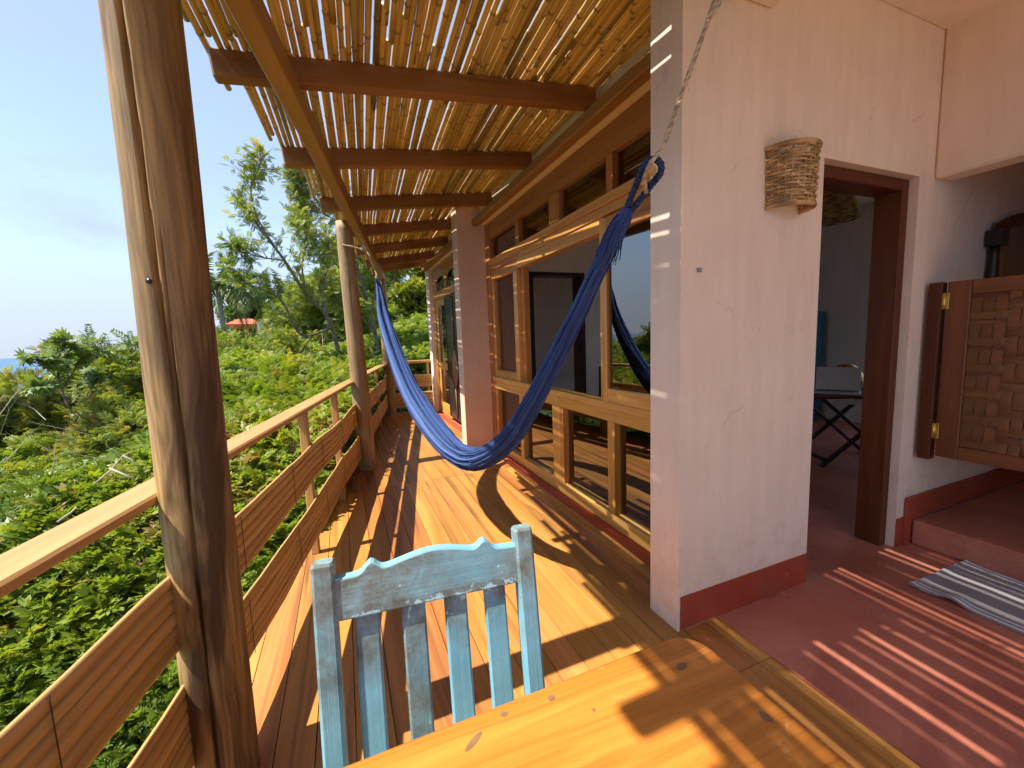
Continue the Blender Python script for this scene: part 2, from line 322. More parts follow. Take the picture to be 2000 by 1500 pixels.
M['yellowwall'] = plain('yellow_wall', (0.66, 0.42, 0.08), 0.8, 0, 0.08, 3)
M['tank'] = plain('dark_tank', (0.05, 0.06, 0.075), 0.5, 0, 0.1, 4)
M['bark'] = plain('grey_bark', (0.17, 0.14, 0.115), 0.9, 0, 0.35, 14, 0.6)
M['palebark'] = plain('pale_palm_bark', (0.36, 0.31, 0.26), 0.9, 0, 0.25, 8, 0.6)
M['twig'] = plain('pale_twig', (0.42, 0.37, 0.31), 0.9, 0, 0.25, 30, 0.3)
M['leaf_thicket'] = leafmat('thicket_leaf', [(0.0, (0.085, 0.140, 0.024)), (0.30, (0.16, 0.245, 0.030)), (0.62, (0.255, 0.345, 0.040)), (0.84, (0.32, 0.33, 0.060)), (0.93, (0.36, 0.30, 0.10)), (1.0, (0.27, 0.18, 0.09))], 0.40, 'obj')
M['leaf_feather'] = leafmat('feathery_leaf', [(0.0, (0.13, 0.195, 0.040)), (0.45, (0.22, 0.295, 0.060)), (0.75, (0.33, 0.35, 0.095)), (1.0, (0.46, 0.31, 0.12))], 0.42)
M['leaf_broad'] = leafmat('broad_leaf', [(0.0, (0.12, 0.19, 0.06)), (0.7, (0.20, 0.29, 0.09)), (1.0, (0.32, 0.36, 0.14))], 0.35)
M['leaf_yellow'] = leafmat('yellow_leaf', [(0.0, (0.16, 0.22, 0.03)), (0.5, (0.30, 0.33, 0.05)), (0.85, (0.42, 0.38, 0.06)), (1.0, (0.45, 0.28, 0.06))], 0.42)
M['leaf_dark'] = leafmat('hillside_leaf', [(0.0, (0.06, 0.11, 0.025)), (0.6, (0.12, 0.19, 0.04)), (1.0, (0.24, 0.26, 0.07))], 0.35)
M['leaf_palm'] = leafmat('palm_leaf', [(0.0, (0.045, 0.085, 0.025)), (0.6, (0.10, 0.15, 0.035)), (1.0, (0.28, 0.28, 0.08))], 0.30)

def mk_log(name, c1, c2, dark, stain):
    m, nt, N, Lk = mat(name); p = N('ShaderNodeTexCoord').outputs['Object']
    warp = noi(N, Lk, p, 1.0, 3, 0.55, 0.4, (3, 3, 0.9))
    wv = N('ShaderNodeVectorMath'); wv.operation = 'MULTIPLY_ADD'; cmb = N('ShaderNodeCombineXYZ')
    Lk(warp, cmb.inputs[0]); Lk(warp, cmb.inputs[1]); Lk(cmb.outputs[0], wv.inputs[0]); wv.inputs[1].default_value = (0.10, 0.10, 0); Lk(p, wv.inputs[2]); g = wv.outputs[0]
    broad = noi(N, Lk, g, 1.0, 5, 0.6, 0.8, (9, 9, 0.8)); fine = noi(N, Lk, g, 1.0, 5, 0.65, 0.2, (85, 85, 3)); stn = noi(N, Lk, g, 1.0, 4, 0.6, 1.2, (5, 5, 0.7), (3, 9, 2))
    r = ramp(N, [(0.28, c1), (0.70, c2)]); Lk(broad, r.inputs[0])
    fr = ramp(N, [(0.30, (0.45, 0.41, 0.36)), (0.58, (1.08, 1.07, 1.05))]); Lk(fine, fr.inputs[0])
    c = mixc(N, Lk, r.outputs[0], fr.outputs[0], 0.85, 'MULTIPLY')
    sr = ramp(N, [(0.47, (0, 0, 0)), (0.60, (stain,) * 3)]); Lk(stn, sr.inputs[0]); c = mixc(N, Lk, c, dark, sr.outputs[0])
    return finish(m, nt, N, Lk, c, 0.55, fine, 0.35, 0.3, 0, 0.004)
M['log'] = mk_log('log_wood', (0.19, 0.105, 0.038), (0.52, 0.34, 0.14), (0.06, 0.029, 0.017), 0.92)
M['greylog'] = mk_log('grey_log_wood', (0.27, 0.175, 0.085), (0.45, 0.32, 0.17), (0.15, 0.085, 0.045), 0.5)

def mk_bamboo():
    m, nt, N, Lk = mat('bamboo_cane'); g = attr(N, 'gc').outputs['Vector']; rn = N('ShaderNodeObjectInfo').outputs['Random']
    sep = N('ShaderNodeSeparateXYZ'); Lk(g, sep.inputs[0])
    n1 = noi(N, Lk, g, 1.0, 4, 0.6, 0, (3, 60, 60)); n2 = noi(N, Lk, g, 1.0, 3, 0.6, 0.5, (1.3, 20, 20))
    r = ramp(N, [(0.25, (0.46, 0.295, 0.095)), (0.6, (0.67, 0.475, 0.175)), (0.85, (0.73, 0.56, 0.25))]); Lk(n2, r.inputs[0])
    fr = ramp(N, [(0.3, (0.70, 0.66, 0.6)), (0.65, (1.05, 1.04, 1.0))]); Lk(n1, fr.inputs[0]); c = mixc(N, Lk, r.outputs[0], fr.outputs[0], 0.8, 'MULTIPLY')
    hs = N('ShaderNodeHueSaturation'); Lk(c, hs.inputs['Color'])
    rv = ramp(N, [(0.0, (0.35,) * 3), (0.06, (0.5,) * 3), (0.1, (0.82,) * 3), (1.0, (1.15,) * 3)]); Lk(rn, rv.inputs[0]); Lk(rv.outputs[0], hs.inputs['Value'])
    nod = attr(N, 'node').outputs['Fac']; c2 = mixc(N, Lk, hs.outputs[0], (0.13, 0.06, 0.025), nod)
    b = N('ShaderNodeBsdfPrincipled'); Lk(c2, b.inputs['Base Color']); b.inputs['Roughness'].default_value = 0.38
    t = N('ShaderNodeBsdfTranslucent'); Lk(c2, t.inputs['Color']); mx = N('ShaderNodeMixShader'); mx.inputs[0].default_value = 0.22
    Lk(b.outputs[0], mx.inputs[1]); Lk(t.outputs[0], mx.inputs[2]); o = N('ShaderNodeOutputMaterial'); Lk(mx.outputs[0], o.inputs[0]); return m
M['bamboo'] = mk_bamboo()
def mk_rope(name, c, freq):
    m, nt, N, Lk = mat(name); g = attr(N, 'gc').outputs['Vector']
    n = noi(N, Lk, g, 1.0, 4, 0.6, 0, (60, 200, 200)); w = N('ShaderNodeTexWave'); w.inputs['Scale'].default_value = freq; w.inputs['Distortion'].default_value = 0.6
    mp = N('ShaderNodeMapping'); mp.inputs['Scale'].default_value = (1, 2.2, 2.2); Lk(g, mp.inputs[0]); Lk(mp.outputs[0], w.inputs['Vector'])
    r = ramp(N, [(0.1, tuple(x * 0.55 for x in c)), (0.7, c)]); Lk(w.outputs['Fac'], r.inputs[0])
    fr = ramp(N, [(0.3, (0.8,) * 3), (0.7, (1.1,) * 3)]); Lk(n, fr.inputs[0]); cc = mixc(N, Lk, r.outputs[0], fr.outputs[0], 0.8, 'MULTIPLY')
    return finish(m, nt, N, Lk, cc, 0.9, w.outputs['Fac'], 0.8, 0.1, 0, 0.004)
M['rope'] = mk_rope('rope_fibre', (0.56, 0.44, 0.30), 8)
M['navyrope'] = mk_rope('navy_cord', (0.05, 0.075, 0.18), 30)
M['wicker'] = mk_rope('wicker_cane', (0.58, 0.37, 0.17), 2)
def mk_hammock():
    m, nt, N, Lk = mat('blue_hammock_cloth'); g = attr(N, 'gc').outputs['Vector']
    sep = N('ShaderNodeSeparateXYZ'); Lk(g, sep.inputs[0])
    st = noi(N, Lk, g, 1.0, 3, 0.6, 0.05, (0.25, 60, 60)); thr = noi(N, Lk, g, 1.0, 3, 0.6, 0.0, (5, 300, 300))
    w = N('ShaderNodeTexWave'); w.inputs['Scale'].default_value = 60; w.inputs['Distortion'].default_value = 0.5; mp = N('ShaderNodeMapping'); mp.inputs['Scale'].default_value = (1, 0.25, 0.25); Lk(g, mp.inputs[0]); Lk(mp.outputs[0], w.inputs['Vector'])
    r = ramp(N, [(0.36, (0.022, 0.042, 0.13)), (0.52, (0.075, 0.135, 0.35)), (0.68, (0.15, 0.24, 0.50))]); Lk(st, r.inputs[0])
    fr = ramp(N, [(0.3, (0.72, 0.72, 0.76)), (0.7, (1.1, 1.1, 1.08))]); Lk(thr, fr.inputs[0]); c = mixc(N, Lk, r.outputs[0], fr.outputs[0], 0.85, 'MULTIPLY')
    h = N('ShaderNodeMath'); h.operation = 'MULTIPLY_ADD'; Lk(thr, h.inputs[0]); h.inputs[1].default_value = 1.5; Lk(w.outputs['Fac'], h.inputs[2])
    return finish(m, nt, N, Lk, c, 0.9, h.outputs[0], 0.9, 0.15, 0, 0.004)
M['hammock'] = mk_hammock()
def mk_chair():
    m, nt, N, Lk = mat('worn_blue_paint'); p = N('ShaderNodeTexCoord').outputs['Object']; g = attr(N, 'gc').outputs['Vector']; wa = attr(N, 'wear').outputs['Fac']
    n1 = noi(N, Lk, p, 26, 6, 0.72, 0.3); n2 = noi(N, Lk, p, 6, 4, 0.6); n3 = noi(N, Lk, g, 1.0, 4, 0.6, 0, (4, 120, 120)); sp = noi(N, Lk, p, 240, 3, 0.7)
    blue = ramp(N, [(0.3, (0.14, 0.35, 0.45)), (0.7, (0.22, 0.46, 0.55))]); Lk(n2, blue.inputs[0])
    grey = ramp(N, [(0.30, (0.085, 0.078, 0.06)), (0.48, (0.15, 0.17, 0.15)), (0.66, (0.20, 0.33, 0.36))]); Lk(n1, grey.inputs[0])
    mk = N('ShaderNodeMath'); mk.operation = 'ADD'; Lk(wa, mk.inputs[0]); Lk(n2, mk.inputs[1])
    m1 = ramp(N, [(0.70, (0, 0, 0)), (1.06, (0.95, 0.95, 0.95))]); Lk(mk.outputs[0], m1.inputs[0])
    c = mixc(N, Lk, blue.outputs[0], grey.outputs[0], m1.outputs[0])
    ch_n = noi(N, Lk, p, 34, 8, 0.74, 0.4); ca = N('ShaderNodeMath'); ca.operation = 'MULTIPLY_ADD'; Lk(wa, ca.inputs[0]); ca.inputs[1].default_value = 0.30; Lk(ch_n, ca.inputs[2]); cr_ = ramp(N, [(0.775, (0, 0, 0)), (0.80, (1, 1, 1))]); Lk(ca.outputs[0], cr_.inputs[0])
    wr = ramp(N, [(0.2, (0, 0, 0)), (0.34, (0.9, 0.9, 0.9))]); Lk(wa, wr.inputs[0])
    c = mixc(N, Lk, c, (0.38, 0.60, 0.68), mixc(N, Lk, cr_.outputs[0], wr.outputs[0], 1.0, 'MULTIPLY'))
    spr = ramp(N, [(0.27, (0.45, 0.42, 0.4)), (0.36, (1, 1, 1))]); Lk(sp, spr.inputs[0]); c = mixc(N, Lk, c, spr.outputs[0], 0.6, 'MULTIPLY')
    h = N('ShaderNodeMath'); h.operation = 'ADD'; Lk(n1, h.inputs[0]); Lk(n3, h.inputs[1])
    return finish(m, nt, N, Lk, c, 0.55, h.outputs[0], 0.20, 0.4, 0, 0.004)
M['chair'] = mk_chair()
def mk_glass(name, refl, ior=1.9):
    m, nt, N, Lk = mat(name)
    t = N('ShaderNodeBsdfTransparent'); t.inputs[0].default_value = (0.86, 0.87, 0.87, 1); gl = N('ShaderNodeBsdfGlossy'); gl.inputs['Roughness'].default_value = 0.0
    fr = N('ShaderNodeFresnel'); fr.inputs['IOR'].default_value = ior
    ad = N('ShaderNodeMath'); ad.operation = 'ADD'; ad.use_clamp = True; ad.inputs[1].default_value = refl; Lk(fr.outputs[0], ad.inputs[0])
    mx = N('ShaderNodeMixShader'); Lk(ad.outputs[0], mx.inputs[0]); Lk(t.outputs[0], mx.inputs[1]); Lk(gl.outputs[0], mx.inputs[2])
    o = N('ShaderNodeOutputMaterial'); Lk(mx.outputs[0], o.inputs[0]); return m
M['glass'] = mk_glass('window_glass', 0.14)
def mk_rug():
    m, nt, N, Lk = mat('grey_striped_rug'); p = N('ShaderNodeTexCoord').outputs['Object']; sep = N('ShaderNodeSeparateXYZ'); Lk(p, sep.inputs[0])
    r = N('ShaderNodeValToRGB'); r.color_ramp.interpolation = 'CONSTANT'; W = (0.8, 0.8, 0.8, 1); G = (0.33, 0.31, 0.32, 1)
    st = [(0.0, G), (0.015, W), (0.045, G), (0.075, W), (0.10, G), (0.20, W), (0.225, G), (0.775, W), (0.80, G), (0.90, W), (0.925, G), (0.955, W), (0.985, G)]
    e = r.color_ramp.elements
    while len(e) < len(st): e.new(0.5)
    for i, (q, c) in enumerate(st): e[i].position = q; e[i].color = c
    mr = N('ShaderNodeMapRange'); mr.inputs[1].default_value = -0.25; mr.inputs[2].default_value = 0.25; Lk(sep.outputs['X'], mr.inputs[0]); Lk(mr.outputs[0], r.inputs[0])
    n = noi(N, Lk, p, 1.0, 3, 0.7, 0, (160, 420, 160)); fr = ramp(N, [(0.3, (0.72,) * 3), (0.7, (1.15,) * 3)]); Lk(n, fr.inputs[0])
    c = mixc(N, Lk, r.outputs[0], fr.outputs[0], 0.9, 'MULTIPLY'); return finish(m, nt, N, Lk, c, 0.95, n, 0.6, 0.1, 0, 0.004)
M['rug'] = mk_rug()
def mk_sea():
    m, nt, N, Lk = mat('sea_water'); p = N('ShaderNodeTexCoord').outputs['Object']
    n = noi(N, Lk, p, 0.10, 5, 0.65); n2 = noi(N, Lk, p, 1.0, 4, 0.6, 0.3, (0.004, 0.001, 1)); fo = noi(N, Lk, p, 1.0, 5, 0.7, 0.5, (0.05, 0.012, 1))
    r = ramp(N, [(0.35, (0.020, 0.085, 0.20)), (0.65, (0.035, 0.13, 0.26))]); Lk(n2, r.inputs[0])
    f = ramp(N, [(0.73, (0, 0, 0)), (0.80, (1, 1, 1))]); Lk(fo, f.inputs[0]); c = mixc(N, Lk, r.outputs[0], (0.8, 0.85, 0.88), f.outputs[0])
    return finish(m, nt, N, Lk, c, 0.35, n, 0.6, 0.5, 0, 0.5)
M['sea'] = mk_sea()
def mk_ground():
    m, nt, N, Lk = mat('hillside_soil'); p = N('ShaderNodeTexCoord').outputs['Object']
    n = noi(N, Lk, p, 0.6, 6, 0.65); n2 = noi(N, Lk, p, 9, 4, 0.6)
    r = ramp(N, [(0.3, (0.055, 0.075, 0.022)), (0.55, (0.09, 0.115, 0.03)), (0.75, (0.17, 0.14, 0.075))]); Lk(n, r.inputs[0])
    fr = ramp(N, [(0.3, (0.6,) * 3), (0.7, (1.2,) * 3)]); Lk(n2, fr.inputs[0]); c = mixc(N, Lk, r.outputs[0], fr.outputs[0], 0.9, 'MULTIPLY')
    return finish(m, nt, N, Lk, c, 0.95, n2, 0.8, 0.1, 0, 0.05)
M['ground'] = mk_ground()

# ------------------------------------------------------------------ plan of the veranda
def PL(y): return 0.14 + 0.183 * (y - 4.43)             # line of the posts and railing
ed = Vector((0.18, 0.984, 0)).normalized(); en = Vector((ed.y, -ed.x, 0))
POSTS = [(-0.425, 1.375), (0.14, 4.43), (0.72, 7.60)]
def perp(x, y): return (Vector((x, y, 0)) - Vector((0.14, 4.43, 0))).dot(en)

# ------------------------------------------------------------------ terrain and sea
def canopy(r, az):
    """height of the top of the thicket at distance r, bearing az (degrees from +Y)"""
    near = np.interp(r, [0.8, 1.4, 2.2, 3.2, 4.4, 6.0, 8.0], [-1.5, -1.15, -0.65, 0.0, 0.60, 0.92, 0.95])
    if r <= 8: 
        return near + 0.02 * max(0, az + 12) * max(0, (r - 5)) / 3
    low = 0.95 - 0.33 * (r - 8)
    hi = 0.95 + 0.018 * (r - 8) + max(0, az + 6) * 0.007 * (r - 8)
    t = min(1, max(0, (az + 19) / 5.0))
    return low * (1 - t) + min(hi, 16) * t
gv = []; gf = []
angs = [-180 + 6 * i for i in range(61)]; rads = [0, 0.8, 1.6, 2.4, 3.4, 4.6, 6, 8, 10.5, 14, 19, 26, 36, 50, 70, 95, 130, 180, 300]
for r in rads:
    for a in angs:
        x, y = r * math.sin(R(a)), r * math.cos(R(a))
        if -80 < a < 30: z = canopy(max(r, 0.8), a) - (1.9 if r < 9 else min(3.5, 1.9 + 0.1 * (r - 9)))
        else:
            t = 1.0 if a >= 30 else 0.0
            z = -2.6 + (0.06 * r if t else -0.25 * r)
        if perp(x, y) > -0.3 and y < 8.4: z = min(z, -0.9)
        if a > 30 or a < -80:
            if perp(x, y) > -2: z = min(z, -0.9 + 0.0 * r)
        z += 0.25 * noise.noise((x * 0.25, y * 0.25, 0))
        gv.append((x, y, max(z, -37)))
na = len(angs)
for i in range(len(rads) - 1):
    for j in range(na - 1): gf.append((i * na + j, i * na + j + 1, (i + 1) * na + j + 1, (i + 1) * na + j))
me = bpy.data.meshes.new('ground'); me.from_pydata(gv, [], gf); me.materials.append(M['ground']); me.update()
for p_ in me.polygons: p_.use_smooth = True
tag(link('ground', me), kind='structure')
me = bpy.data.meshes.new('sea'); S = 9000
me.from_pydata([(-S, -S, 0), (S, -S, 0), (S, S, 0), (-S, S, 0)], [], [(0, 1, 2, 3)]); me.materials.append(M['sea'])
tag(link('sea', me, None, (0, 0, -34)), kind='structure')

# ------------------------------------------------------------------ deck
db = MB()
for k in range(9):
    y = -4.3 + 1.45 * k; db.box(PL(y) - 0.14, 1.46, y - 0.04, y + 0.04, -0.20, -0.036)
db.bar((PL(-4.6) - 0.13, -4.6, -0.12), (PL(7.75) - 0.13, 7.75, -0.12), 0.04, 0.16)
deck = tag(db.build('deck', M['deck']), kind='structure')
PW = 0.122
xs = np.arange(-1.40 - 5 * PW, 1.50, PW)
joints = [-4.6, -1.6, 1.02, 3.76, 6.30, 7.75]
for x0 in xs:
    x1 = min(x0 + PW - 0.0035, 1.497)
    if x1 - x0 < 0.02: continue
    for a, b in zip(joints[:-1], joints[1:]):
        lim0 = (x0 + 0.165 - 0.14) / 0.183 + 4.43; lim1 = (x1 + 0.165 - 0.14) / 0.183 + 4.43
        b0, b1 = min(b - 0.003, lim0), min(b - 0.003, lim1)
        if b1 <= a + 0.05: continue
        xx1 = x1 if a >= 1.0 else min(x1, 1.474)
        if xx1 - x0 < 0.02: continue
        pm = MB(); dz = random.uniform(-0.0012, 0.0012); sk = random.uniform(-0.002, 0.002)
        pts = [(x0, a), (xx1, a), (xx1 + sk * 0, b1)] + ([(x0, b0)] if b0 > a + 0.01 else [])
        pm.prism(pts, -0.034, dz)
        pm.build('plank', M['deck'], deck)

nb = MB(); rs = random.Random(3)
for x0 in xs:
    for yj in (1.02, 3.76, 6.30):
        for (dx, dy) in ((0.028, -0.03), (0.092, -0.03), (0.028, 0.03), (0.092, 0.03)):
            x_, y_ = x0 + dx + rs.uniform(-0.004, 0.004), yj + dy + rs.uniform(-0.006, 0.006)
            if perp(x_, y_) < -0.1 or x_ > 1.45: continue
            nb.add([(x_ + 0.0035 * math.cos(t), y_ + 0.0035 * math.sin(t), 0.0019) for t in np.linspace(0, 6.283, 8, endpoint=False)], [tuple(range(8))])
o = nb.build('nail_heads', M['steel'], deck); o['kind'] = 'stuff'

# porch floor: red cement, through the door and under the windows
fb = MB(); fb.prism([(1.478, -1.2), (8.6, -1.2), (8.6, 7.5), (1.502, 7.5), (1.502, 1.36), (1.478, 1.36)], -0.12, 0.004)
tag(fb.build('porch_floor', M['redfloor']), kind='structure')
fb = MB(); fb.box(1.478, 8.6, -6.5, -1.204, -0.12, 0.0, c=0.004); tag(fb.build('bounce_slab', M['concrete']), kind='structure')  # unseen pale slab added behind the camera to bounce light onto the walls
fb = MB(); fb.box(3.0, 5.2, -1.0, 1.262, 0.005, 0.15, c=0.008)
tag(fb.build('bathroom_step', M['redfloor']), kind='structure')

# ------------------------------------------------------------------ house
house = thing('house', 'pink plastered house with wooden window wall and open doorways beside the deck', 'house', (1.6, 3.0, 0))
def hpart(name, mb, m, label=None):
    o = mb.build(name, m, house); o.matrix_parent_inverse = Matrix.Translation(house.location).inverted()
    if label: o['label'] = label
    return o
def sub(name, mb, m, parent, mesh=None):
    o = link(name, mesh if mesh else mb.mesh(name, m)); o.parent = parent; return o
HP = {}
b = MB(); ol = [(1.25, 0.0), (2.09, 0.0), (2.09, 2.055), (2.868, 2.055), (2.868, 0.0), (5.2, 0.0), (5.2, 3.05), (1.25, 3.05)]
b.add([(x_, 1.28, z_) for x_, z_ in ol] + [(x_, 1.452, z_) for x_, z_ in ol], [tuple(range(8)), tuple(range(15, 7, -1))] + [((k + 1) % 8, k, 8 + k, 8 + (k + 1) % 8) for k in range(8)], None, 0.5)
hpart('wall', b, M['pink'], 'pink end wall with the open doorway, its narrow side facing the deck')
b = MB(); b.box(3.0, 3.15, -1.0, 1.2798, 2.055, 3.05, c=0.012); b.box(3.0, 3.15, -1.0, 0.1, 0.15, 2.053, c=0.004); hpart('wall', b, M['cream'], 'cream wall above the bathroom opening')
b = MB(); b.box(5.0, 5.2, -1.0, 1.279, 0.151, 3.0); b.box(3.151, 4.999, -1.15, -1.001, 0.0, 3.0); hpart('wall', b, M['cream'])
b = MB(); b.box(1.243, 1.62, 4.53, 4.73, 0.0, 3.05, c=0.006); hpart('wall', b, M['tan'], 'tan buttress wall between the two window bays')
b = MB(); b.box(1.621, 2.10, 4.5301, 4.7299, 0.0, 3.05); b.box(2.86, 8.5, 4.5301, 4.7299, 0.0, 3.05); b.box(2.101, 2.859, 4.5302, 4.7298, 2.06, 3.05); hpart('wall', b, M['white'])
b = MB(); b.box(1.525, 1.66, 1.4525, 4.5295, 2.549, 3.05, c=0.003); hpart('wall', b, M['cream'], 'cream lintel above the windows')
b = MB(); b.box(6.2, 6.4, 2.95, 4.5295, 0.0, 3.05); b.box(6.2, 6.4, 1.4525, 2.949, 0.0, 0.45); b.box(6.2, 6.4, 1.4525, 2.949, 2.55, 3.05); b.box(1.62, 8.5, 7.41, 7.55, 0.0, 3.0); b.box(8.4, 8.55, 4.735, 5.2, 0, 3.0); b.box(8.4, 8.55, 5.201, 7.405, 0, 0.8); b.box(8.4, 8.55, 5.201, 7.405, 2.4, 3.0); b.box(5.21, 6.39, 1.2806, 1.4516, 0, 3.05); hpart('wall', b, M['white'])  # far walls have unseen openings added to brighten the rooms
b = MB(); b.box(1.456, 1.60, 7.30, 7.53, 0.0, 2.5, c=0.006); b.box(1.48, 1.60, 4.7305, 7.53, 2.502, 3.05, c=0.003); hpart('wall', b, M['pink'])
b = MB(); b.box(1.71, 5.2, -1.0, 1.2795, 2.79, 2.95); hpart('ceiling', b, M['cream'])
b = MB(); b.box(1.661, 6.4, 1.453, 4.529, 2.78, 2.9); b.box(1.601, 8.5, 4.731, 7.409, 2.7, 2.85); hpart('ceiling', b, M['white'])
b = MB(); b.box(1.49, 1.709, -1.0, 1.2790, 2.575, 2.95, c=0.01); hpart('concrete_beam', b, M['cream'])
# a flat roof closes the rooms against the sun
b = MB(); b.prism([(1.72, -1.0), (6.6, -1.0), (6.6, 4.5), (8.7, 4.5), (8.7, 7.6), (1.72, 7.6)], 3.06, 3.2); hpart('roof', b, M['concrete'])
b = MB(); b.box(1.262, 2.088, 1.2765, 1.2795, 0.004, 0.158, c=0.001); b.box(2.0885, 2.0915, 1.277, 1.44, 0.004, 0.158, c=0.001); hpart('baseboard', b, M['baseboard'])
b = MB(); b.box(2.869, 3.0, 1.2755, 1.2795, 0.004, 0.175, c=0.001); b.box(2.94, 4.99, 1.262, 1.2752, 0.1505, 0.29, c=0.002); b.box(2.94, 2.998, 1.2630, 1.2754, 0.0045, 0.15, c=0.001); hpart('baseboard', b, M['baseboard'])
b = MB(); b.box(1.498, 1.578, 1.4535, 4.5285, -0.05, 0.014, c=0.003); b.box(1.44, 1.52, 4.735, 7.29, -0.05, 0.016, c=0.003); hpart('curb', b, M['baseboard'], 'pinkish red cement curb under the windows')

# window wall: x = front face of the frame
XF = 1.58
def wpart(nm, lst, m, par, proud=0.0, dep=0.07, c=0.003):
    """each (y0, y1, z0, z1) is one timber"""
    o = None
    for (y0, y1, z0, z1) in lst:
        q = MB(); ax = 2 if (z1 - z0) > (y1 - y0) else 1
        q.box(XF - proud, XF + dep, y0, y1, z0, z1, axis=ax, c=c)
        o = sub(nm, q, m, par)
    return o
q = MB()
for (y0, y1, z0, z1, pr) in [(4.405, 4.528, 0.015, 2.547, 0.012), (1.4535, 1.50, 0.015, 2.547, 0.012)]:
    q.box(XF - pr, XF + 0.08, y0, y1, z0, z1, axis=2, c=0.003)
q.box(XF - 0.004, XF + 0.08, 1.5005, 4.4045, 2.378, 2.5465, axis=1, c=0.003)
fw = hpart('window_frame', q, M['red_window'], 'tall front window frame of red brown timber')
fw.matrix_parent_inverse = Matrix.Translation(house.location).inverted()
A = 1.5005; B = 4.4045
wpart('mullion', [(2.838, 2.918, 2.1465, 2.3775), (2.9195, 3.003, 2.1465, 2.3775), (3.615, 3.69, 2.1465, 2.3775), (2.172, 2.238, 2.1465, 2.3775)], M['red_window'], fw, 0.0)
wpart('transom', [(A, B, 2.088, 2.146)], M['window'], fw, 0.026)
wpart('transom', [(A, B, 2.030, 2.0875)], M['window'], fw, 0.012)
wpart('head_rail', [(2.272, 3.663, 1.943, 2.0295)], M['window'], fw, 0.004)
wpart('head_rail', [(3.6645, B, 1.925, 2.0295)], M['red_window'], fw, 0.0)
wpart('sill', [(A, B, 0.812, 0.862)], M['window'], fw, 0.03)
wpart('sub_rail', [(A, 2.925, 0.728, 0.8115), (2.927, B, 0.728, 0.8115)], M['window'], fw, 0.006)
wpart('bottom_rail', [(A, 2.925, 0.0145, 0.102), (2.927, B, 0.0145, 0.102)], M['window'], fw, 0.006)
wpart('lower_stile', [(2.845, 2.925, 0.1025, 0.7275), (2.927, 3.028, 0.1025, 0.7275), (3.645, 3.722, 0.1025, 0.7275), (2.172, 2.248, 0.1025, 0.7275), (4.335, B, 0.1025, 0.7275)], M['window'], fw, 0.003)
wpart('post', [(3.6635, 3.752, 0.8625, 1.9245)], M['window'], fw, 0.012)
wpart('jamb', [(3.60, 3.6625, 0.8625, 1.9425)], M['red_window'], fw, -0.03, 0.09)
wpart('sash_stile', [(4.335, B, 0.8625, 1.9245)], M['window'], fw, 0.0)
wpart('sash_rail', [(3.7525, 4.3345, 0.8625, 0.944)], M['window'], fw, 0.0)
wpart('sliding_stile', [(2.198, 2.268, 0.8625, 2.005)], M['window'], fw, 0.034, -0.002)
wpart('sliding_rail', [(A, 2.1975, 0.8625, 0.95), ], M['window'], fw, 0.034, -0.002)
wpart('sliding_rail', [(A, 2.1975, 1.90, 2.005)], M['red_window'], fw, 0.034, -0.002)
def panes(lst, xc, par):
    for (y0, y1, z0, z1) in lst:
        q = MB(); q.box(xc, xc + 0.005, y0, y1, z0, z1, axis=2, c=0.0005); sub('window_pane', q, M['glass'], par)
panes([(3.69, 4.405, 2.146, 2.378), (3.003, 3.615, 2.146, 2.378), (2.238, 2.838, 2.146, 2.378), (1.50, 2.172, 2.146, 2.378)], XF + 0.045, fw)
panes([(3.722, 4.335, 0.102, 0.728), (3.028, 3.645, 0.102, 0.728), (2.248, 2.845, 0.102, 0.728), (1.50, 2.172, 0.102, 0.728)], XF + 0.045, fw)
panes([(3.752, 4.335, 0.944, 1.925)], XF + 0.045, fw)
panes([(1.50, 2.198, 0.95, 1.90)], XF - 0.012, fw)

# second bay: arched transom, glazed leaf and dark carved folding doors
X2 = 1.525
q = MB()
q.box(X2, X2 + 0.07, 7.20, 7.298, 0.017, 2.50, axis=2); q.box(X2, X2 + 0.07, 4.735, 7.1995, 2.315, 2.50, axis=1); q.box(X2, X2 + 0.07, 4.735, 7.1995, 1.965, 2.09, axis=1)
q.box(X2 + 0.002, X2 + 0.068, 6.30, 6.42, 2.0905, 2.3145, axis=2); q.box(X2 + 0.002, X2 + 0.068, 5.50, 5.64, 2.0905, 2.3145, axis=2); q.box(X2 + 0.002, X2 + 0.068, 7.02, 7.1995, 2.0905, 2.3145, axis=2)
for yc in (6.72, 5.97):                                   # arched heads of the two lights
    pts = [(yc + 0.32 * math.cos(t), 2.20 + 0.11 * math.sin(t)) for t in np.linspace(0, math.pi, 13)]
    for (ya, za), (yb, zb) in zip(pts[:-1], pts[1:]):
        q.add([(X2 + 0.01, ya, za), (X2 + 0.01, yb, zb), (X2 + 0.01, yb, 2.3150), (X2 + 0.01, ya, 2.3150)], [(0, 1, 2, 3)])
fw2 = hpart('door_frame', q, M['red_window'], 'far timber door frame with arched lights')
q = MB(); q.box(X2 + 0.015, X2 + 0.06, 7.06, 7.195, 0.02, 1.964, axis=2); q.box(X2 + 0.015, X2 + 0.06, 6.43, 6.50, 0.02, 1.964, axis=2)
q.box(X2 + 0.016, X2 + 0.059, 6.5005, 7.0595, 0.02, 0.22, axis=1); q.box(X2 + 0.016, X2 + 0.059, 6.5005, 7.0595, 0.80, 0.92, axis=1); q.box(X2 + 0.016, X2 + 0.059, 6.5005, 7.0595, 1.85, 1.964, axis=1)
gd = sub('glazed_leaf', q, M['window'], fw2)
panes([(6.42, 7.02, 2.09, 2.315), (5.64, 6.30, 2.09, 2.315), (4.74, 5.5, 2.09, 2.315), (6.50, 7.06, 0.22, 0.80), (6.50, 7.06, 0.92, 1.85)], X2 + 0.035, fw2)
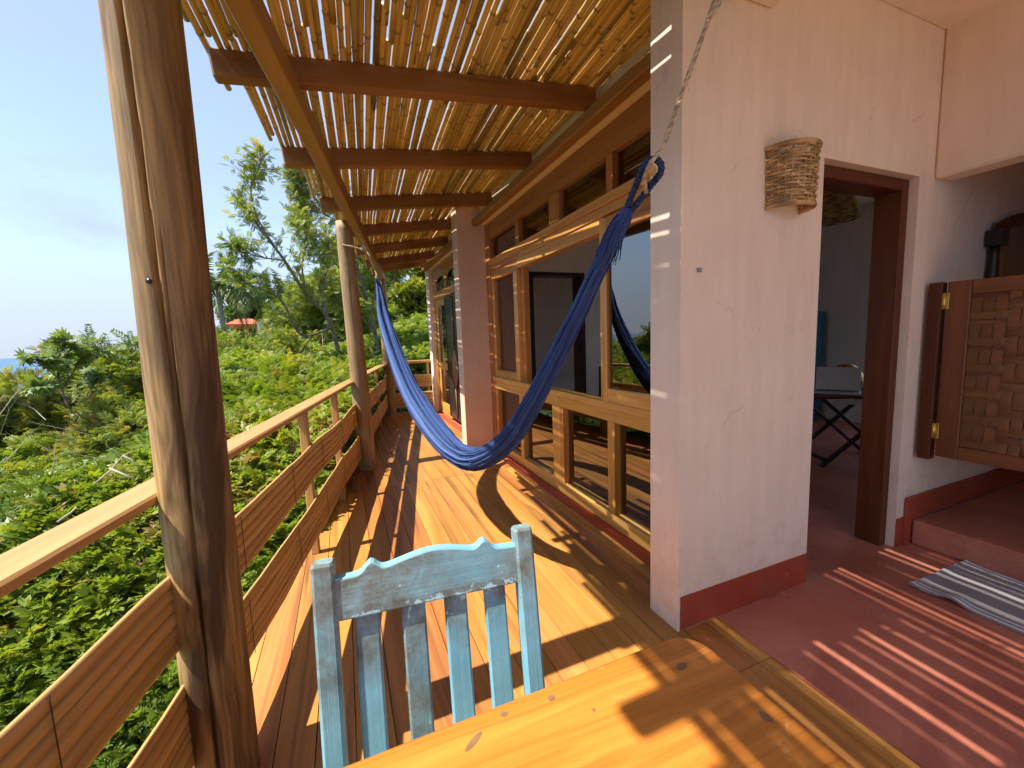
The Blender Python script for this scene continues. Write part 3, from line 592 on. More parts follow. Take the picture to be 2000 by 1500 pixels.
for (y0, y1) in ((5.955, 6.425), (5.49, 5.952)):
    q = MB(); q.box(X2 - 0.012, X2 + 0.03, y0, y1, 0.08, 1.955, axis=2, c=0.004)
    q.box(X2 - 0.018, X2 - 0.0125, y0 + 0.02, y0 + 0.06, 0.1, 1.93, axis=2); q.box(X2 - 0.018, X2 - 0.0125, y1 - 0.05, y1 - 0.012, 0.1, 1.93, axis=2)
    sub('dark_leaf', q, M['ebony'], fw2)
q = MB()                                                  # carved seed-shaped ornament across the leaf joint
prof = []
for i in range(25):
    t = i / 24; z = 0.55 + 0.62 * t; w = 0.17 * math.sin(math.pi * t) ** 1.2
    prof.append([(X2 - 0.016 - 0.022 * math.sin(math.pi * t) * math.cos(u * math.pi / 2) - 0.003, 5.93 + w * u, z) for u in np.linspace(-1, 1, 9)])
q.grid(prof); q.tube([(X2 - 0.02, 5.93, 0.12), (X2 - 0.024, 5.935, 0.58)], 0.01); q.tube([(X2 - 0.024, 5.93, 1.14), (X2 - 0.02, 5.925, 1.92)], 0.009)
sub('carving', q, M['carved'], fw2)

# doorway beside the deck
q = MB(); q.box(2.806, 2.862, 1.318, 1.448, 0.005, 2.05, axis=2); q.box(2.092, 2.8055, 1.318, 1.448, 1.992, 2.05, axis=0); q.box(2.0915, 2.14, 1.319, 1.447, 0.005, 1.9915, axis=2)
hpart('doorway_frame', q, M['door'], 'dark red timber frame of the open doorway')
q = MB(); q.box(2.101, 2.15, 4.515, 4.74, 0.01, 2.02, axis=2); q.box(2.81, 2.859, 4.515, 4.74, 0.01, 2.02, axis=2); q.box(2.1015, 2.8585, 4.516, 4.739, 2.0205, 2.059, axis=0)
hpart('doorway_frame', q, M['darkwood'])
# small hook in the wall
q = MB(); q.box(1.334, 1.349, 1.268, 1.2795, 1.53, 1.546, c=0.002); hpart('wall_hook', q, M['steel'])

# swinging half door with woven panel
SD = MB(); SD.box(2.985, 3.04, 1.205, 1.259, 0.53, 1.505, axis=2); swing = hpart('swing_door', SD, M['door'], 'half height swinging door with woven wood panel')
XD0, XD1 = 3.0, 3.036
for (y0, y1, z0, z1, ax) in [(1.098, 1.188, 0.555, 1.503, 2), (0.40, 0.49, 0.555, 1.503, 2)]:
    q = MB(); q.box(XD0, XD1, y0, y1, z0, z1, axis=ax); sub('stile', q, M['swing'], swing)
for (y0, y1, z0, z1) in [(0.4905, 1.0975, 1.43, 1.502), (0.4905, 1.0975, 0.556, 0.625)]:
    q = MB(); q.box(XD0 + 0.001, XD1 - 0.001, y0, y1, z0, z1, axis=1); sub('rail', q, M['swing'], swing)
for z in (1.36, 0.655):
    q = MB(); q.tube([(2.992, 1.1965, z), (2.992, 1.1965, z + 0.085)], 0.0085, 10); q.box(2.9955, 2.9995, 1.178, 1.203, z, z + 0.085, axis=2, c=0.001); sub('hinge', q, M['brass'], swing)
nv, nh = 14, 18; dyv = 0.606 / nv; dzh = 0.805 / nh
def weave_v(par_):
    q = MB(); P0 = []; 
    for k in range(nh * 2 + 1):
        z = 0.626 + dzh * k / 2; ph = (k / 2 + par_ * 1.5) % 3.0
        off = 0.006 * math.cos(2 * math.pi * ph / 3.0)
        P0.append((off, z))
    for s_, x_ in ((1, -0.0012), (-1, 0.0012)):
        rows = [[(o + x_, yy * (dyv * 0.46), z) for yy in ((-1, 1) if s_ > 0 else (1, -1))] for o, z in P0]
        q.grid(rows, rnd=0.5, gc=[(z, yy * 0.02, par_) for o, z in P0 for yy in (-1, 1)])
    return q
for i in range(nv):
    q = weave_v(i % 3 if i % 2 == 0 else (i + 1) % 3); q.r = [random.random()] * len(q.r)
    o = sub('woven_strip', q, M['woven'], swing); o.location = (3.016, 0.4915 + dyv * (i + 0.5), 0)
for k in range(nh):
    q = MB(); rows = [[], []]; off0 = random.random()
    for i in range(nv * 2 + 1):
        y = 0.4915 + dyv * i / 2; ii = int(i / 2); o_ = -0.006 * math.cos(2 * math.pi * ((k + (ii % 3 if ii % 2 == 0 else (ii + 1) % 3) * 1.5) % 3.0) / 3.0)
        rows[0].append((o_ * 0.8, y, -dzh * 0.40)); rows[1].append((o_ * 0.8, y, dzh * 0.40))
    q.grid(rows, rnd=off0 * 0.6, gc=[(p[1] + off0 * 9, p[2], 0) for rr_ in rows for p in rr_])
    o = sub('woven_strip', q, M['woven'], swing); o.location = (3.016, 0, 0.626 + dzh * (k + 0.5))

# ------------------------------------------------------------------ pergola
perg = thing('pergola', 'bamboo cane pergola roof on round log posts over the deck', 'pergola', (0.5, 3.0, 0))
PINV = Matrix.Translation(perg.location).inverted()
def ppart(name, o_or_mb, m=None, label=None):
    o = o_or_mb.build(name, m, perg) if isinstance(o_or_mb, MB) else o_or_mb
    o.parent = perg; o.matrix_parent_inverse = PINV
    if label: o['label'] = label
    return o
def logpost(base, top, r0, r1, cracks, seg=150, nz=110, z0=-2.4, seed=0):
    mb = MB(); vs = []
    for i in range(nz + 1):
        t = i / nz; z = z0 + (top[2] - z0) * t
        u = (z - 0.0) / (top[2] - 0.0)
        cx = base[0] + (top[0] - base[0]) * u; cyy = base[1] + (top[1] - base[1]) * u
        cx += 0.006 * noise.noise((seed, z * 0.8, 1)); cyy += 0.006 * noise.noise((seed, z * 0.8, 5))
        r = r0 + (r1 - r0) * max(0, u)
        for k in range(seg):
            a = 2 * math.pi * k / seg
            rr = r * (1 + 0.035 * noise.noise((math.cos(a) * 1.5 + seed, math.sin(a) * 1.5, z * 1.3)) + 0.012 * noise.noise((math.cos(a) * 4 + seed, math.sin(a) * 4, z * 4.0)) + 0.006 * noise.noise((math.cos(a) * 9, math.sin(a) * 9, z * 1.5 + seed)))
            for (za, aa, zb, ab, wid, dep) in cracks:
                if za <= z <= zb:
                    f = (z - za) / (zb - za); ac = aa + (ab - aa) * f + 0.05 * noise.noise((z * 2.3, seed, ac0 if False else 3.3)) + 0.02 * noise.noise((z * 9, seed, 7.7))
                    w = wid * min(1, f * 5, (1 - f) * 5); d = abs((a - ac + math.pi) % (2 * math.pi) - math.pi)
                    if d < w: rr -= dep * (1 - d / w) ** 0.7
            vs.append((cx + rr * math.cos(a), cyy + rr * math.sin(a), z))
    fs = [[i * seg + k, i * seg + (k + 1) % seg, (i + 1) * seg + (k + 1) % seg, (i + 1) * seg + k] for i in range(nz) for k in range(seg)]
    fs.append([nz * seg + k for k in range(seg)])
    mb.add(vs, fs, None, 0.5, True); return mb
# crack angles are bearings on the log; the camera stands at about -73 degrees from the nearest log
P1 = POSTS[0]; toC = math.atan2(-P1[1], -P1[0])
p1 = logpost((P1[0], P1[1], 0), (-0.392, 1.375, 2.62), 0.0845, 0.079, [(1.05, toC - R(16), 2.9, toC - R(42), 0.075, 0.026), (-0.6, toC - R(17), 1.62, toC - R(10), 0.06, 0.024), (0.95, toC + R(-7), 1.35, toC - R(13), 0.03, 0.012), (0.2, toC + R(34), 0.75, toC + R(30), 0.02, 0.008)], seed=1.7)
# branch stubs and the bolt hole are real dents
post1 = ppart('log_post', p1, M['log'], 'thick cracked log post nearest the table')
q = MB(); aH = toC - R(28); hz = 1.47
ctr = Vector((P1[0] + 0.012 + 0.0835 * math.cos(aH), P1[1] + 0.0835 * math.sin(aH), hz)); od = Vector((math.cos(aH), math.sin(aH), 0))
q.tube([ctr - od * 0.012, ctr + od * 0.0015], 0.0062, 12); sub('bolt', q, M['black'], post1)
p2 = logpost((POSTS[1][0], POSTS[1][1], 0), (0.10, 4.45, 2.47), 0.089, 0.074, [(0.3, -1.2, 2.2, -1.5, 0.03, 0.006)], 64, 60, seed=4.2); ppart('log_post', p2, M['greylog'], 'grey brown log post in the middle of the deck edge')
p3 = logpost((POSTS[2][0], POSTS[2][1], 0), (0.70, 7.60, 2.40), 0.085, 0.075, [], 48, 40, seed=8.9); ppart('log_post', p3, M['greylog'], 'farthest log post at the deck corner')
q = MB(); q.bar((-0.257 + 0.157 * (-1.0 - 1.607) + 0.039, -1.0, 2.418), (-0.257 + 0.157 * (7.95 - 1.607) + 0.036, 7.95, 2.418), 0.078, 0.116, c=0.005); ppart('purlin', q, M['purlin'])
def xl(y): return PL(y) - 0.155
def zb(x, y): return 2.612 - (1.45 - x) / (1.45 - xl(y)) * 0.182
RY = [-0.5, 0.42, 1.30, 2.21, 3.10, 4.03, 4.93, 5.86, 6.82, 7.48]
for y in RY:
    q = MB(); x0 = xl(y); x1 = 1.485 if y < 4.5 else 1.475
    if y == 1.30: x1 = 1.245; y = 1.305
    if y == 4.93: x1 = 1.47
    a = Vector((x0, y, zb(x0, y) + 0.058)); e = Vector((x1, y, zb(x1, y) + 0.058))
    q.bar(a, e, 0.062, 0.116, c=0.008); ppart('rafter', q, M['rafter'])
q = MB(); q.box(1.42, 1.497, 1.456, 4.522, 2.530, 2.603, axis=1, c=0.006); ppart('wall_beam', q, M['purlin'])
q = MB(); q.box(1.40, 1.477, 4.745, 7.56, 2.515, 2.59, axis=1, c=0.006); ppart('wall_beam', q, M['purlin'])
q = MB(); q.box(1.40, 1.485, -1.0, 1.272, 2.548, 2.62, axis=1, c=0.006); ppart('wall_beam', q, M['purlin'])
# canes
def cane_mesh(ln, rad, seed):
    rs = random.Random(seed); mb = MB(); pts = []; rr = []; nd = []; y = 0; nodes = []
    while y < ln: nodes.append(y); y += rs.uniform(0.22, 0.36)
    b1, b2 = rs.uniform(-0.006, 0.006), rs.uniform(-0.008, 0.008); ph = rs.uniform(0, 6)
    ss = [0.0]
    for n_ in nodes[1:]: ss += [n_ - 0.06, n_ - 0.012, n_, n_ + 0.012]
    ss += [ln]; ss = sorted(set([s_ for s_ in ss if 0 <= s_ <= ln]))
    for s_ in ss:
        t = s_ / ln; isn = any(abs(s_ - n_) < 1e-6 for n_ in nodes[1:]); near = any(abs(s_ - n_) < 0.013 for n_ in nodes[1:])
        pts.append((b1 * math.sin(t * 6.3 + ph), s_, b2 * math.sin(t * 5 + ph))); rr.append(rad * (1.045 - 0.09 * t) * (1.13 if isn else 1.0)); nd.append(1.0 if isn else 0.0)
    mb.tube(pts, rr, 8, True, 0.5); me_ = mb.mesh('cane', M['bamboo'])
    a_ = me_.attributes.new('node', 'FLOAT', 'POINT'); a_.data.foreach_set('value', np.repeat(np.array(nd, dtype=np.float32) * 0.8, 8)); return me_
CM = [(ln, cane_mesh(ln, rd, i)) for i, (ln, rd) in enumerate([(2.9, 0.0135), (2.9, 0.0120), (3.4, 0.0145), (3.4, 0.0128), (3.2, 0.0130), (3.2, 0.0140), (1.9, 0.0130), (1.3, 0.0130), (0.8, 0.0130)])]
def zroof(x, y): return zb(x, y) + 0.116 + 0.013
rc = random.Random(21); x = -0.80; ncane = 0; slope = 0.042
while x < 1.465:
    y = -0.75 + rc.uniform(-0.35, 0.0)
    while y < 7.75 and ncane < 298:
        long_ = [c for c in CM if c[0] > 2.4]; ln, me_ = rc.choice(long_)
        X = x + slope * y
        yl = (x + 0.155 + 0.03 - 0.14 + 0.183 * 4.43) / (0.183 - slope) + rc.uniform(-0.05, 0.12)          # where this line of canes meets the slanting eave
        end = min(yl, 7.85)
        if y > end - 0.25: break
        if y + ln > end:
            fit = [c for c in CM if c[0] <= end - y + 0.12]
            if not fit: break
            ln, me_ = max(fit, key=lambda c: c[0])
        if not (X > 1.20 and y < 1.44 and y + ln > 1.3 and False):
            jx = rc.uniform(-0.002, 0.002); xa = x + slope * y + jx; xb = x + slope * (y + ln) + rc.uniform(-0.003, 0.003)
            za, zb_ = zroof(xa, max(y, -1.5)) + rc.uniform(-0.003, 0.008), zroof(xb, y + ln) + rc.uniform(-0.003, 0.008)
            o = link('cane', me_, perg); o.matrix_parent_inverse = PINV; o.location = (xa, y, za)
            dv = Vector((xb - xa, ln, zb_ - za)); o.rotation_euler = (math.atan2(dv.z, dv.y), 0, -math.atan2(dv.x, dv.y)); ncane += 1
        y += ln - rc.uniform(0.0, 0.10)
    x_was = x
    x += 0.0251 + (rc.uniform(0.003, 0.010) if rc.random() < (0.62 if x < 0.10 else 0.30 if x < 0.6 else 0.13) else 0)
    if -0.48 < x_was < 0.46 and ncane < 299:      # unseen short canes added over the gaps to keep sun stripes off the pillar
        xm = (x + x_was) / 2 + slope * 0.95; o = link('cane', CM[8][1], perg); o.matrix_parent_inverse = PINV; o.location = (xm, 0.95 + rc.uniform(-0.05, 0.03), zroof(xm, 0.95) + 0.021); o.rotation_euler = (0, 0, -slope); ncane += 1

# ------------------------------------------------------------------ railing
rail = thing('railing', 'low deck railing with flat handrail and wide flattened cane boards', 'railing', (-0.2, 3.0, 0))
RINV = Matrix.Translation(rail.location).inverted()
def rpart(name, mb, m, label=None):
    o = mb.build(name, m, rail); o.matrix_parent_inverse = RINV
    if label: o['label'] = label
    return o
def along(p, s, off=0.0, z=0.0): return Vector((p[0], p[1], z)) + ed * s + en * off
O = (0.14, 4.43)
S1, S2, S3 = (Vector((*POSTS[i], 0)) - Vector((*O, 0))).dot(ed) if False else 0, 0, 0
sP = [(Vector((x_, y_, 0)) - Vector((O[0], O[1], 0))).dot(ed) for x_, y_ in POSTS]
for a, e in [(sP[0] - 3.0, sP[1] - 0.4), (sP[1] - 0.398, sP[2] - 0.02)]:
    q = MB(); q.bar(along(O, a, -0.113, 0.9085), along(O, e, -0.113 if e < 0 else -0.06, 0.9085), 0.106, 0.029, c=0.008); rpart('handrail', q, M['rail'])
for y in (-0.75, 0.35, 2.74, 3.60, 5.45, 6.50):
    s_ = (y - O[1]) / ed.y; q = MB(); q.bar(along(O, s_, -0.088, 0.002), along(O, s_, -0.088, 0.893), 0.045, 0.048, up=tuple(ed), c=0.004); rpart('baluster', q, M['rail'])
def slat(p_a, d, nrm, ln, z0, z1, seed, nst=5, lab=None):
    rs = random.Random(seed); n = max(8, int(ln / 0.11)); pm = MB(); first = None
    hs = [rs.uniform(0.8, 1.2) for _ in range(nst)]; tot = sum(hs); z = z0
    for k in range(nst):
        h = hs[k] / tot * (z1 - z0); mb = MB(); za, zt = z, z + h
        for side in (1, -1):
            rows = []
            for i in range(n + 1):
                s_ = ln * i / n; wv = 0.013 * noise.noise((s_ * 1.9, seed * 3.1, 0)) + 0.006 * noise.noise((s_ * 5.0, seed * 1.3, 2)); bulge = 0.014 * noise.noise((s_ * 1.2, seed * 2.0, 9)) + 0.004 * noise.noise((s_ * 3, k * 3.0, 1))
                gap0 = 0.0022 * max(0, noise.noise((s_ * 1.6, k + seed, 4)) * 2.2 - 0.25); gap1 = 0.0022 * max(0, noise.noise((s_ * 1.6, k + 1 + seed, 4)) * 2.2 - 0.25)
                lo = za + (0 if k == 0 else gap0) + wv; hi = zt - (0 if k == nst - 1 else gap1) + wv
                if k == 0: lo += 0.010 * noise.noise((s_ * 2.4, seed, 20))
                if k == nst - 1: hi += 0.010 * noise.noise((s_ * 2.2, seed, 30))
                cols = []
                for j in range(4):
                    f = j / 3; cr = 0.0018 * math.sin(math.pi * f)
                    cols.append(Vector(p_a) + d * s_ + nrm * ((0.0055 + cr) * side * (0.55 if j in (0, 3) else 1) + bulge) + Vector((0, 0, lo + (hi - lo) * f)))
                rows.append(cols if side > 0 else cols[::-1])
            o3 = random.uniform(0, 40); mb.grid(rows, rnd=0.35 + 0.3 * rs.random(), gc=[(ln * i / n + seed * 3, (za + h * j / 3) * 1.0, o3) for i in range(n + 1) for j in range(4)])
        nn_ = (n + 1) * 4; fs = []
        for i in range(n):
            fs.append((i * 4 + 3, (i + 1) * 4 + 3, nn_ + (i + 1) * 4, nn_ + i * 4)); fs.append(((i + 1) * 4, i * 4, nn_ + i * 4 + 3, nn_ + (i + 1) * 4 + 3))
        mb.f += fs; mb.sm += [False] * len(fs)
        if first is None: first = rpart('cane_board', mb, M['slat'], lab)
        else: sub('cane_strip', mb, M['slat'], first)
        z = zt
    # thin wire stitches
    for s_ in np.arange(0.3, ln, 0.62):
        q = MB(); wv = 0.012 * noise.noise((s_ * 1.7, seed * 3.1, 0)); bulge = 0.014 * noise.noise((s_ * 1.2, seed * 2.0, 9))
        q.tube([Vector(p_a) + d * s_ + nrm * (0.0115 + bulge) + Vector((0, 0, zz + wv)) for zz in (z0, (z0 + z1) / 2, z1)], 0.0012, 5); sub('stitch_wire', q, M['darkwood'], first)
sd_ = 1
for (a, e) in [(sP[0] - 2.6, sP[0] - 0.05), (sP[0] + 0.05, sP[1] - 0.06), (sP[1] + 0.06, sP[2] - 0.06)]:
    for (z0, z1, nst) in ((0.475, 0.69, 6), (0.135, 0.372, 7)):
        slat(along(O, a, -0.053), ed, en, e - a, z0, z1, sd_, nst); sd_ += 1
EX = Vector((1, -0.06, 0)).normalized(); NY = Vector((-0.06, -1, 0)).normalized()
for (z0, z1) in ((0.47, 0.70), (0.10, 0.38)):
    slat(Vector((0.79, 7.53, 0)), EX, NY, 0.68, z0, z1, sd_, 5); sd_ += 1
q = MB(); q.bar(Vector((0.79, 7.55, 0.925)), Vector((0.79, 7.55, 0.925)) + EX * 0.67, 0.09, 0.05, c=0.008); rpart('handrail', q, M['rail'])
q = MB(); q.box(1.375, 1.42, 7.50, 7.545, 0.002, 0.9, axis=2); rpart('baluster', q, M['rail'])

# ------------------------------------------------------------------ hammock
ham = thing('hammock', 'blue woven hammock gathered into a long sling across the deck', 'hammock', (0.55, 2.6, 0.6))
HINV = Matrix.Translation(ham.location).inverted()
def hampart(name, mb, m, label=None):
    o = mb.build(name, m, ham); o.matrix_parent_inverse = HINV
    if label: o['label'] = label
    return o
HC = [((0.332, 3.93, 1.859), .016), ((0.342, 3.872, 1.696), .034), ((0.354, 3.805, 1.512), .055), ((0.399, 3.546, 1.202), .065), ((0.453, 3.237, 0.929), .075), ((0.509, 2.915, 0.755), .080), ((0.566, 2.589, 0.640), .074), ((0.605, 2.362, 0.605), .064), ((0.640, 2.160, 0.630), .058), ((0.676, 1.953, 0.716), .049), ((0.708, 1.774, 0.839), .046), ((0.735, 1.618, 0.993), .041), ((0.755, 1.502, 1.125), .036), ((0.773, 1.399, 1.25), .032), ((0.789, 1.308, 1.361), .029), ((0.803, 1.227, 1.469), .026), ((0.814, 1.166, 1.544), .025), ((0.823, 1.110, 1.619), .026), ((0.829, 1.075, 1.655), .020), ((0.832, 1.058, 1.672), .012)]
def catmull(P, n):
    out = []
    for i in range(len(P) - 1):
        p0, p1_, p2_, p3_ = P[max(i - 1, 0)], P[i], P[i + 1], P[min(i + 2, len(P) - 1)]
        for k in range(n):
            t = k / n; out.append(tuple(0.5 * ((2 * b_) + (-a_ + c_) * t + (2 * a_ - 5 * b_ + 4 * c_ - d_) * t * t + (-a_ + 3 * b_ - 3 * c_ + d_) * t ** 3) for a_, b_, c_, d_ in zip(p0, p1_, p2_, p3_)))
    out.append(tuple(P[-1])); return out
CL = catmull([(*p, r) for p, r in HC], 9)
q = MB(); SEG = 132; vs = []; gs = []; L_ = 0; nC = len(CL)
side0 = Vector((0.985, 0.172, 0)).normalized()              # horizontal, across the hammock
for i, (px_, py_, pz_, r_) in enumerate(CL):
    p = Vector((px_, py_, pz_)); a_ = Vector(CL[max(i - 1, 0)][:3]); b_ = Vector(CL[min(i + 1, nC - 1)][:3]); t = (b_ - a_).normalized(); up_ = t.cross(side0).normalized()
    if up_.z < 0: up_ = -up_
    if i: L_ += (p - Vector(CL[i - 1][:3])).length
    for k in range(SEG):
        th = 2 * math.pi * k / SEG; u = L_
        fold = 0.12 * abs(math.sin(4.5 * th + 0.5 * noise.noise((u * 0.6, 0, 3)))) + 0.07 * math.sin(11 * th + 0.7 * noise.noise((u * 0.6, 2, 1))) + 0.035 * math.sin(29 * th + 0.5 * noise.noise((u * 0.8, 5, 1)))
        # the sling is an open fold: a deep valley along its top
        val = math.exp(-((th - math.pi / 2 - 0.25) / 0.28) ** 2) * 0.62 * min(1, r_ / 0.06)
        rr = r_ * (0.98 + fold - val); rr = max(rr, r_ * 0.2)
        vs.append(p + side0 * math.cos(th) * rr * 0.85 + up_ * math.sin(th) * rr * 0.98); gs.append((u, r_ * 0 + th * 0.05, 0.0))
fs = [[i * SEG + k, i * SEG + (k + 1) % SEG, (i + 1) * SEG + (k + 1) % SEG, (i + 1) * SEG + k] for i in range(nC - 1) for k in range(SEG)]
fs += [list(range(SEG))[::-1], [(nC - 1) * SEG + k for k in range(SEG)]]
q.add(vs, fs, [Vector((g_[0], math.cos(g_[1] * 20) * 0.05, math.sin(g_[1] * 20) * 0.05)) for g_ in gs], 0.5, True)
hampart('sling_cloth', q, M['hammock'])
# loose strands lying along the gathered right half
q = MB(); rs = random.Random(5)
for k in range(110):
    a0 = rs.uniform(0, 6.28); i0 = rs.randint(20, 120); i1 = min(nC - 1, i0 + rs.randint(20, 60)); pts = []
    for i in range(i0, i1, 3):
        px_, py_, pz_, r_ = CL[i]; t = (Vector(CL[min(i + 1, nC - 1)][:3]) - Vector(CL[i - 1][:3])).normalized(); up_ = t.cross(side0).normalized(); a1 = a0 + 0.006 * (i - i0)
        pts.append(Vector((px_, py_, pz_)) + (side0 * math.cos(a1) * 0.87 + up_ * math.sin(a1)) * r_ * (1.10 + 0.06 * math.sin(i * 0.4 + k)))
    if len(pts) > 3: q.tube(pts, 0.0022, 5, False)
for k in range(26):
    a0 = rs.uniform(0, 6.28); px_, py_, pz_, r_ = CL[nC - 22]; t = (Vector(CL[nC - 21][:3]) - Vector(CL[nC - 23][:3])).normalized(); up_ = t.cross(side0).normalized(); o_ = side0 * math.cos(a0) + up_ * math.sin(a0); p0 = Vector((px_, py_, pz_))
    q.tube([p0 + t * 0.06 + o_ * r_ * 0.95, p0 + o_ * r_ * 1.2, p0 - t * rs.uniform(0.03, 0.07) + o_ * r_ * rs.uniform(1.25, 1.6) - Vector((0, 0, rs.uniform(0.0, 0.03)))], [0.0025, 0.0025, 0.0015], 5, False)
hampart('strands', q, M['hammock'])
# gathered cords and plaited loop round the wooden toggle
TG = Vector((0.846, 0.980, 1.752)); END = Vector(CL[-1][:3]); vdir = (TG - END).normalized()
toCam = (EYE - TG).normalized(); lat = vdir.cross(toCam).normalized()
q = MB()
for sgn in (-1, 1):
    st = END - vdir * 0.02; pts = []; n = 26
    for i in range(n + 1):
        t = i / n; pts.append(st + vdir * (t * (TG - st).length) + lat * sgn * (0.006 + 0.019 * t) + toCam * 0.004 * math.sin(t * 40 + sgn))
    for ph in (0, 2.1, 4.2):
        q.tube([p + lat * 0.0055 * math.cos(i * 1.1 + ph) + toCam * 0.0055 * math.sin(i * 1.1 * 2 + ph) for i, p in enumerate(pts)], 0.0055, 6)
arc = [TG + lat * 0.026 * math.cos(a) + vdir * 0.030 * math.sin(a) for a in np.linspace(-0.5, math.pi + 0.5, 20)]
for ph in (0, 2.1, 4.2): q.tube([p + toCam * 0.005 * math.cos(i * 1.1 + ph) + (p - TG).normalized() * 0.004 * math.sin(i * 1.1 + ph) for i, p in enumerate(arc)], 0.0062, 6)
hampart('plaited_loop', q, M['navyrope'])
q = MB(); q.tube([TG + toCam * d_ for d_ in (-0.035, -0.033, 0.024, 0.030, 0.032)], [0.011, 0.0135, 0.0135, 0.011, 0.004], 14); hampart('toggle', q, M['rail'])
AN = Vector((0.905, 0.62, 2.33)); KN = Vector((0.876, 0.80, 2.066)); AN2 = Vector((0.935, 0.425, 2.62))
q = MB()
def twist(mb, pts, r, n=3, seg=6, pitch=0.045):
    pts = [Vector(p) for p in pts]; fine_ = []
    for a_, b_ in zip(pts[:-1], pts[1:]):
        m_ = max(2, int((b_ - a_).length / 0.006)); fine_ += [a_.lerp(b_, k / m_) for k in range(m_)]
    fine_.append(pts[-1])
    for s_ in range(n):
        out = []; L2 = 0
        for i, p in enumerate(fine_):
            t = (fine_[min(i + 1, len(fine_) - 1)] - fine_[max(i - 1, 0)]).normalized(); a_ = t.cross(Vector((0.3, 0.5, 0.8))).normalized(); b_ = t.cross(a_)
            if i: L2 += (p - fine_[i - 1]).length
            an = 2 * math.pi * (L2 / pitch + s_ / n); out.append(p + (a_ * math.cos(an) + b_ * math.sin(an)) * r * 0.52)
        mb.tube(out, r * 0.56, seg)
twist(q, [TG - vdir * 0.055 + lat * 0.020 + toCam * 0.010, TG - vdir * 0.03 - lat * 0.006 + toCam * 0.02, TG + vdir * 0.01 - lat * 0.014 + toCam * 0.02, TG + vdir * 0.06 - lat * 0.004 + toCam * 0.006, KN, AN, AN2], 0.0062)
twist(q, [KN + vdir * 0.05 + lat * 0.004, KN + lat * 0.010, KN - vdir * 0.012 + lat * 0.012 + toCam * 0.006, KN - vdir * 0.03 + lat * 0.004], 0.0058)
hampart('rope', q, M['rope'], 'pale rope holding the near end')
F0 = Vector(CL[0][:3]); q = MB()
twist(q, [F0 + Vector((0, -0.02, -0.05)), F0 + Vector((-0.004, 0.03, 0.06)), Vector((0.298, 4.12, 2.08)), Vector((0.262, 4.30, 2.24)), Vector((0.235, 4.36, 2.33)), Vector((0.16, 4.32, 2.44))], 0.0075)
twist(q, [Vector((0.262, 4.30, 2.24)), Vector((0.235, 4.345, 2.20)), Vector((0.16, 4.35, 2.22)), Vector((0.07, 4.38, 2.24))], 0.0075)
twist(q, [Vector((0.235, 4.35, 2.19)), Vector((0.268, 4.31, 2.21)), Vector((0.262, 4.30, 2.26))], 0.011)
twist(q, [F0 + Vector((-0.012, 0.02, -0.03)), F0 + Vector((-0.016, 0.01, 0.02)), F0 + Vector((0.016, 0.0, 0.0)), F0 + Vector((0.02, 0.0, -0.06))], 0.007)
hampart('rope', q, M['rope'], 'rope tying the far end to the middle post')

# ------------------------------------------------------------------ chair and table
ch = thing('chair', 'worn blue painted wooden chair tucked under the table', 'chair', (0.12, 0.62, 0), R(-5.1))
CL0 = Vector((-0.062, 0.766, 0.92)); cu = Vector((math.cos(R(-5.1)), math.sin(R(-5.1)), 0)); cn = Vector((-cu.y, cu.x, 0))
lean = R(9); cv = Vector((cn.x * math.sin(lean), cn.y * math.sin(lean), math.cos(lean)))       # up along the back
cb = Vector((cn.x * math.cos(lean), cn.y * math.cos(lean), -math.sin(lean)))                  # out of the back, away from the table
def CB(u, v, d=0.0): return CL0 + cu * u + cv * v + cb * d
CINV = (Matrix.Translation(ch.location) @ Matrix.Rotation(R(-5.1), 4, 'Z')).inverted()
def chpart(name, mb, wear=0.0, hi=None):
    me_ = mb.mesh(name, M['chair']); a_ = me_.attributes.new('wear', 'FLOAT', 'POINT')
    a_.data.foreach_set('value', np.array([wear if hi is None else hi(Vector(v)) for v in mb.v], dtype=np.float32))
    o = link(name, me_, ch); o.matrix_parent_inverse = CINV; return o
W_ = 0.3677
def refine_bar(mb, p0, p1, w, h, up, c, n=8, rnd=None):
    """bar cut into n lengths so that wear can vary along it"""
    p0 = Vector(p0); p1 = Vector(p1); ax = (p1 - p0).normalized(); upv = Vector(up); sd = upv.cross(ax).normalized(); un = ax.cross(sd); rows = []; prof = [(-w/2 + c, -h/2), (w/2 - c, -h/2), (w/2, -h/2 + c), (w/2, h/2 - c), (w/2 - c, h/2), (-w/2 + c, h/2), (-w/2, h/2 - c), (-w/2, -h/2 + c)]
    vs = []; gs = []; ln = (p1 - p0).length
    ks = [(0, 0.86), (c / ln, 1)] + [(i / n, 1) for i in range(1, n)] + [(1 - c / ln, 1), (1, 0.86)]
    for t, sc_ in ks:
        p = p0.lerp(p1, t)
        for a_, b_ in prof: vs.append(p + sd * a_ * sc_ + un * b_ * sc_); gs.append((t * ln + (rnd or 0) * 9, a_, b_))
    fs = [[i * 8 + k, i * 8 + (k + 1) % 8, (i + 1) * 8 + (k + 1) % 8, (i + 1) * 8 + k] for i in range(len(ks) - 1) for k in range(8)]
    fs += [list(range(8))[::-1], [(len(ks) - 1) * 8 + k for k in range(8)]]
    mb.add(vs, fs, gs, rnd)
def wear_post(v):
    t = (v.z - 0.60) / 0.30; return min(1, max(0.0, t)) * 0.52
for u in (0.0, W_):
    q = MB(); refine_bar(q, CB(u, 0.0), CB(u, -0.43), 0.037, 0.034, tuple(cb), 0.005, 10, rnd=u)
    k0 = CB(u, -0.43); refine_bar(q, k0 + Vector((0, 0, 0.004)), (k0.x + cn.x * 0.02, k0.y + cn.y * 0.02, 0.003), 0.037, 0.036, tuple(cn), 0.004, 4, rnd=u + 0.3); chpart('back_post', q, hi=wear_post)
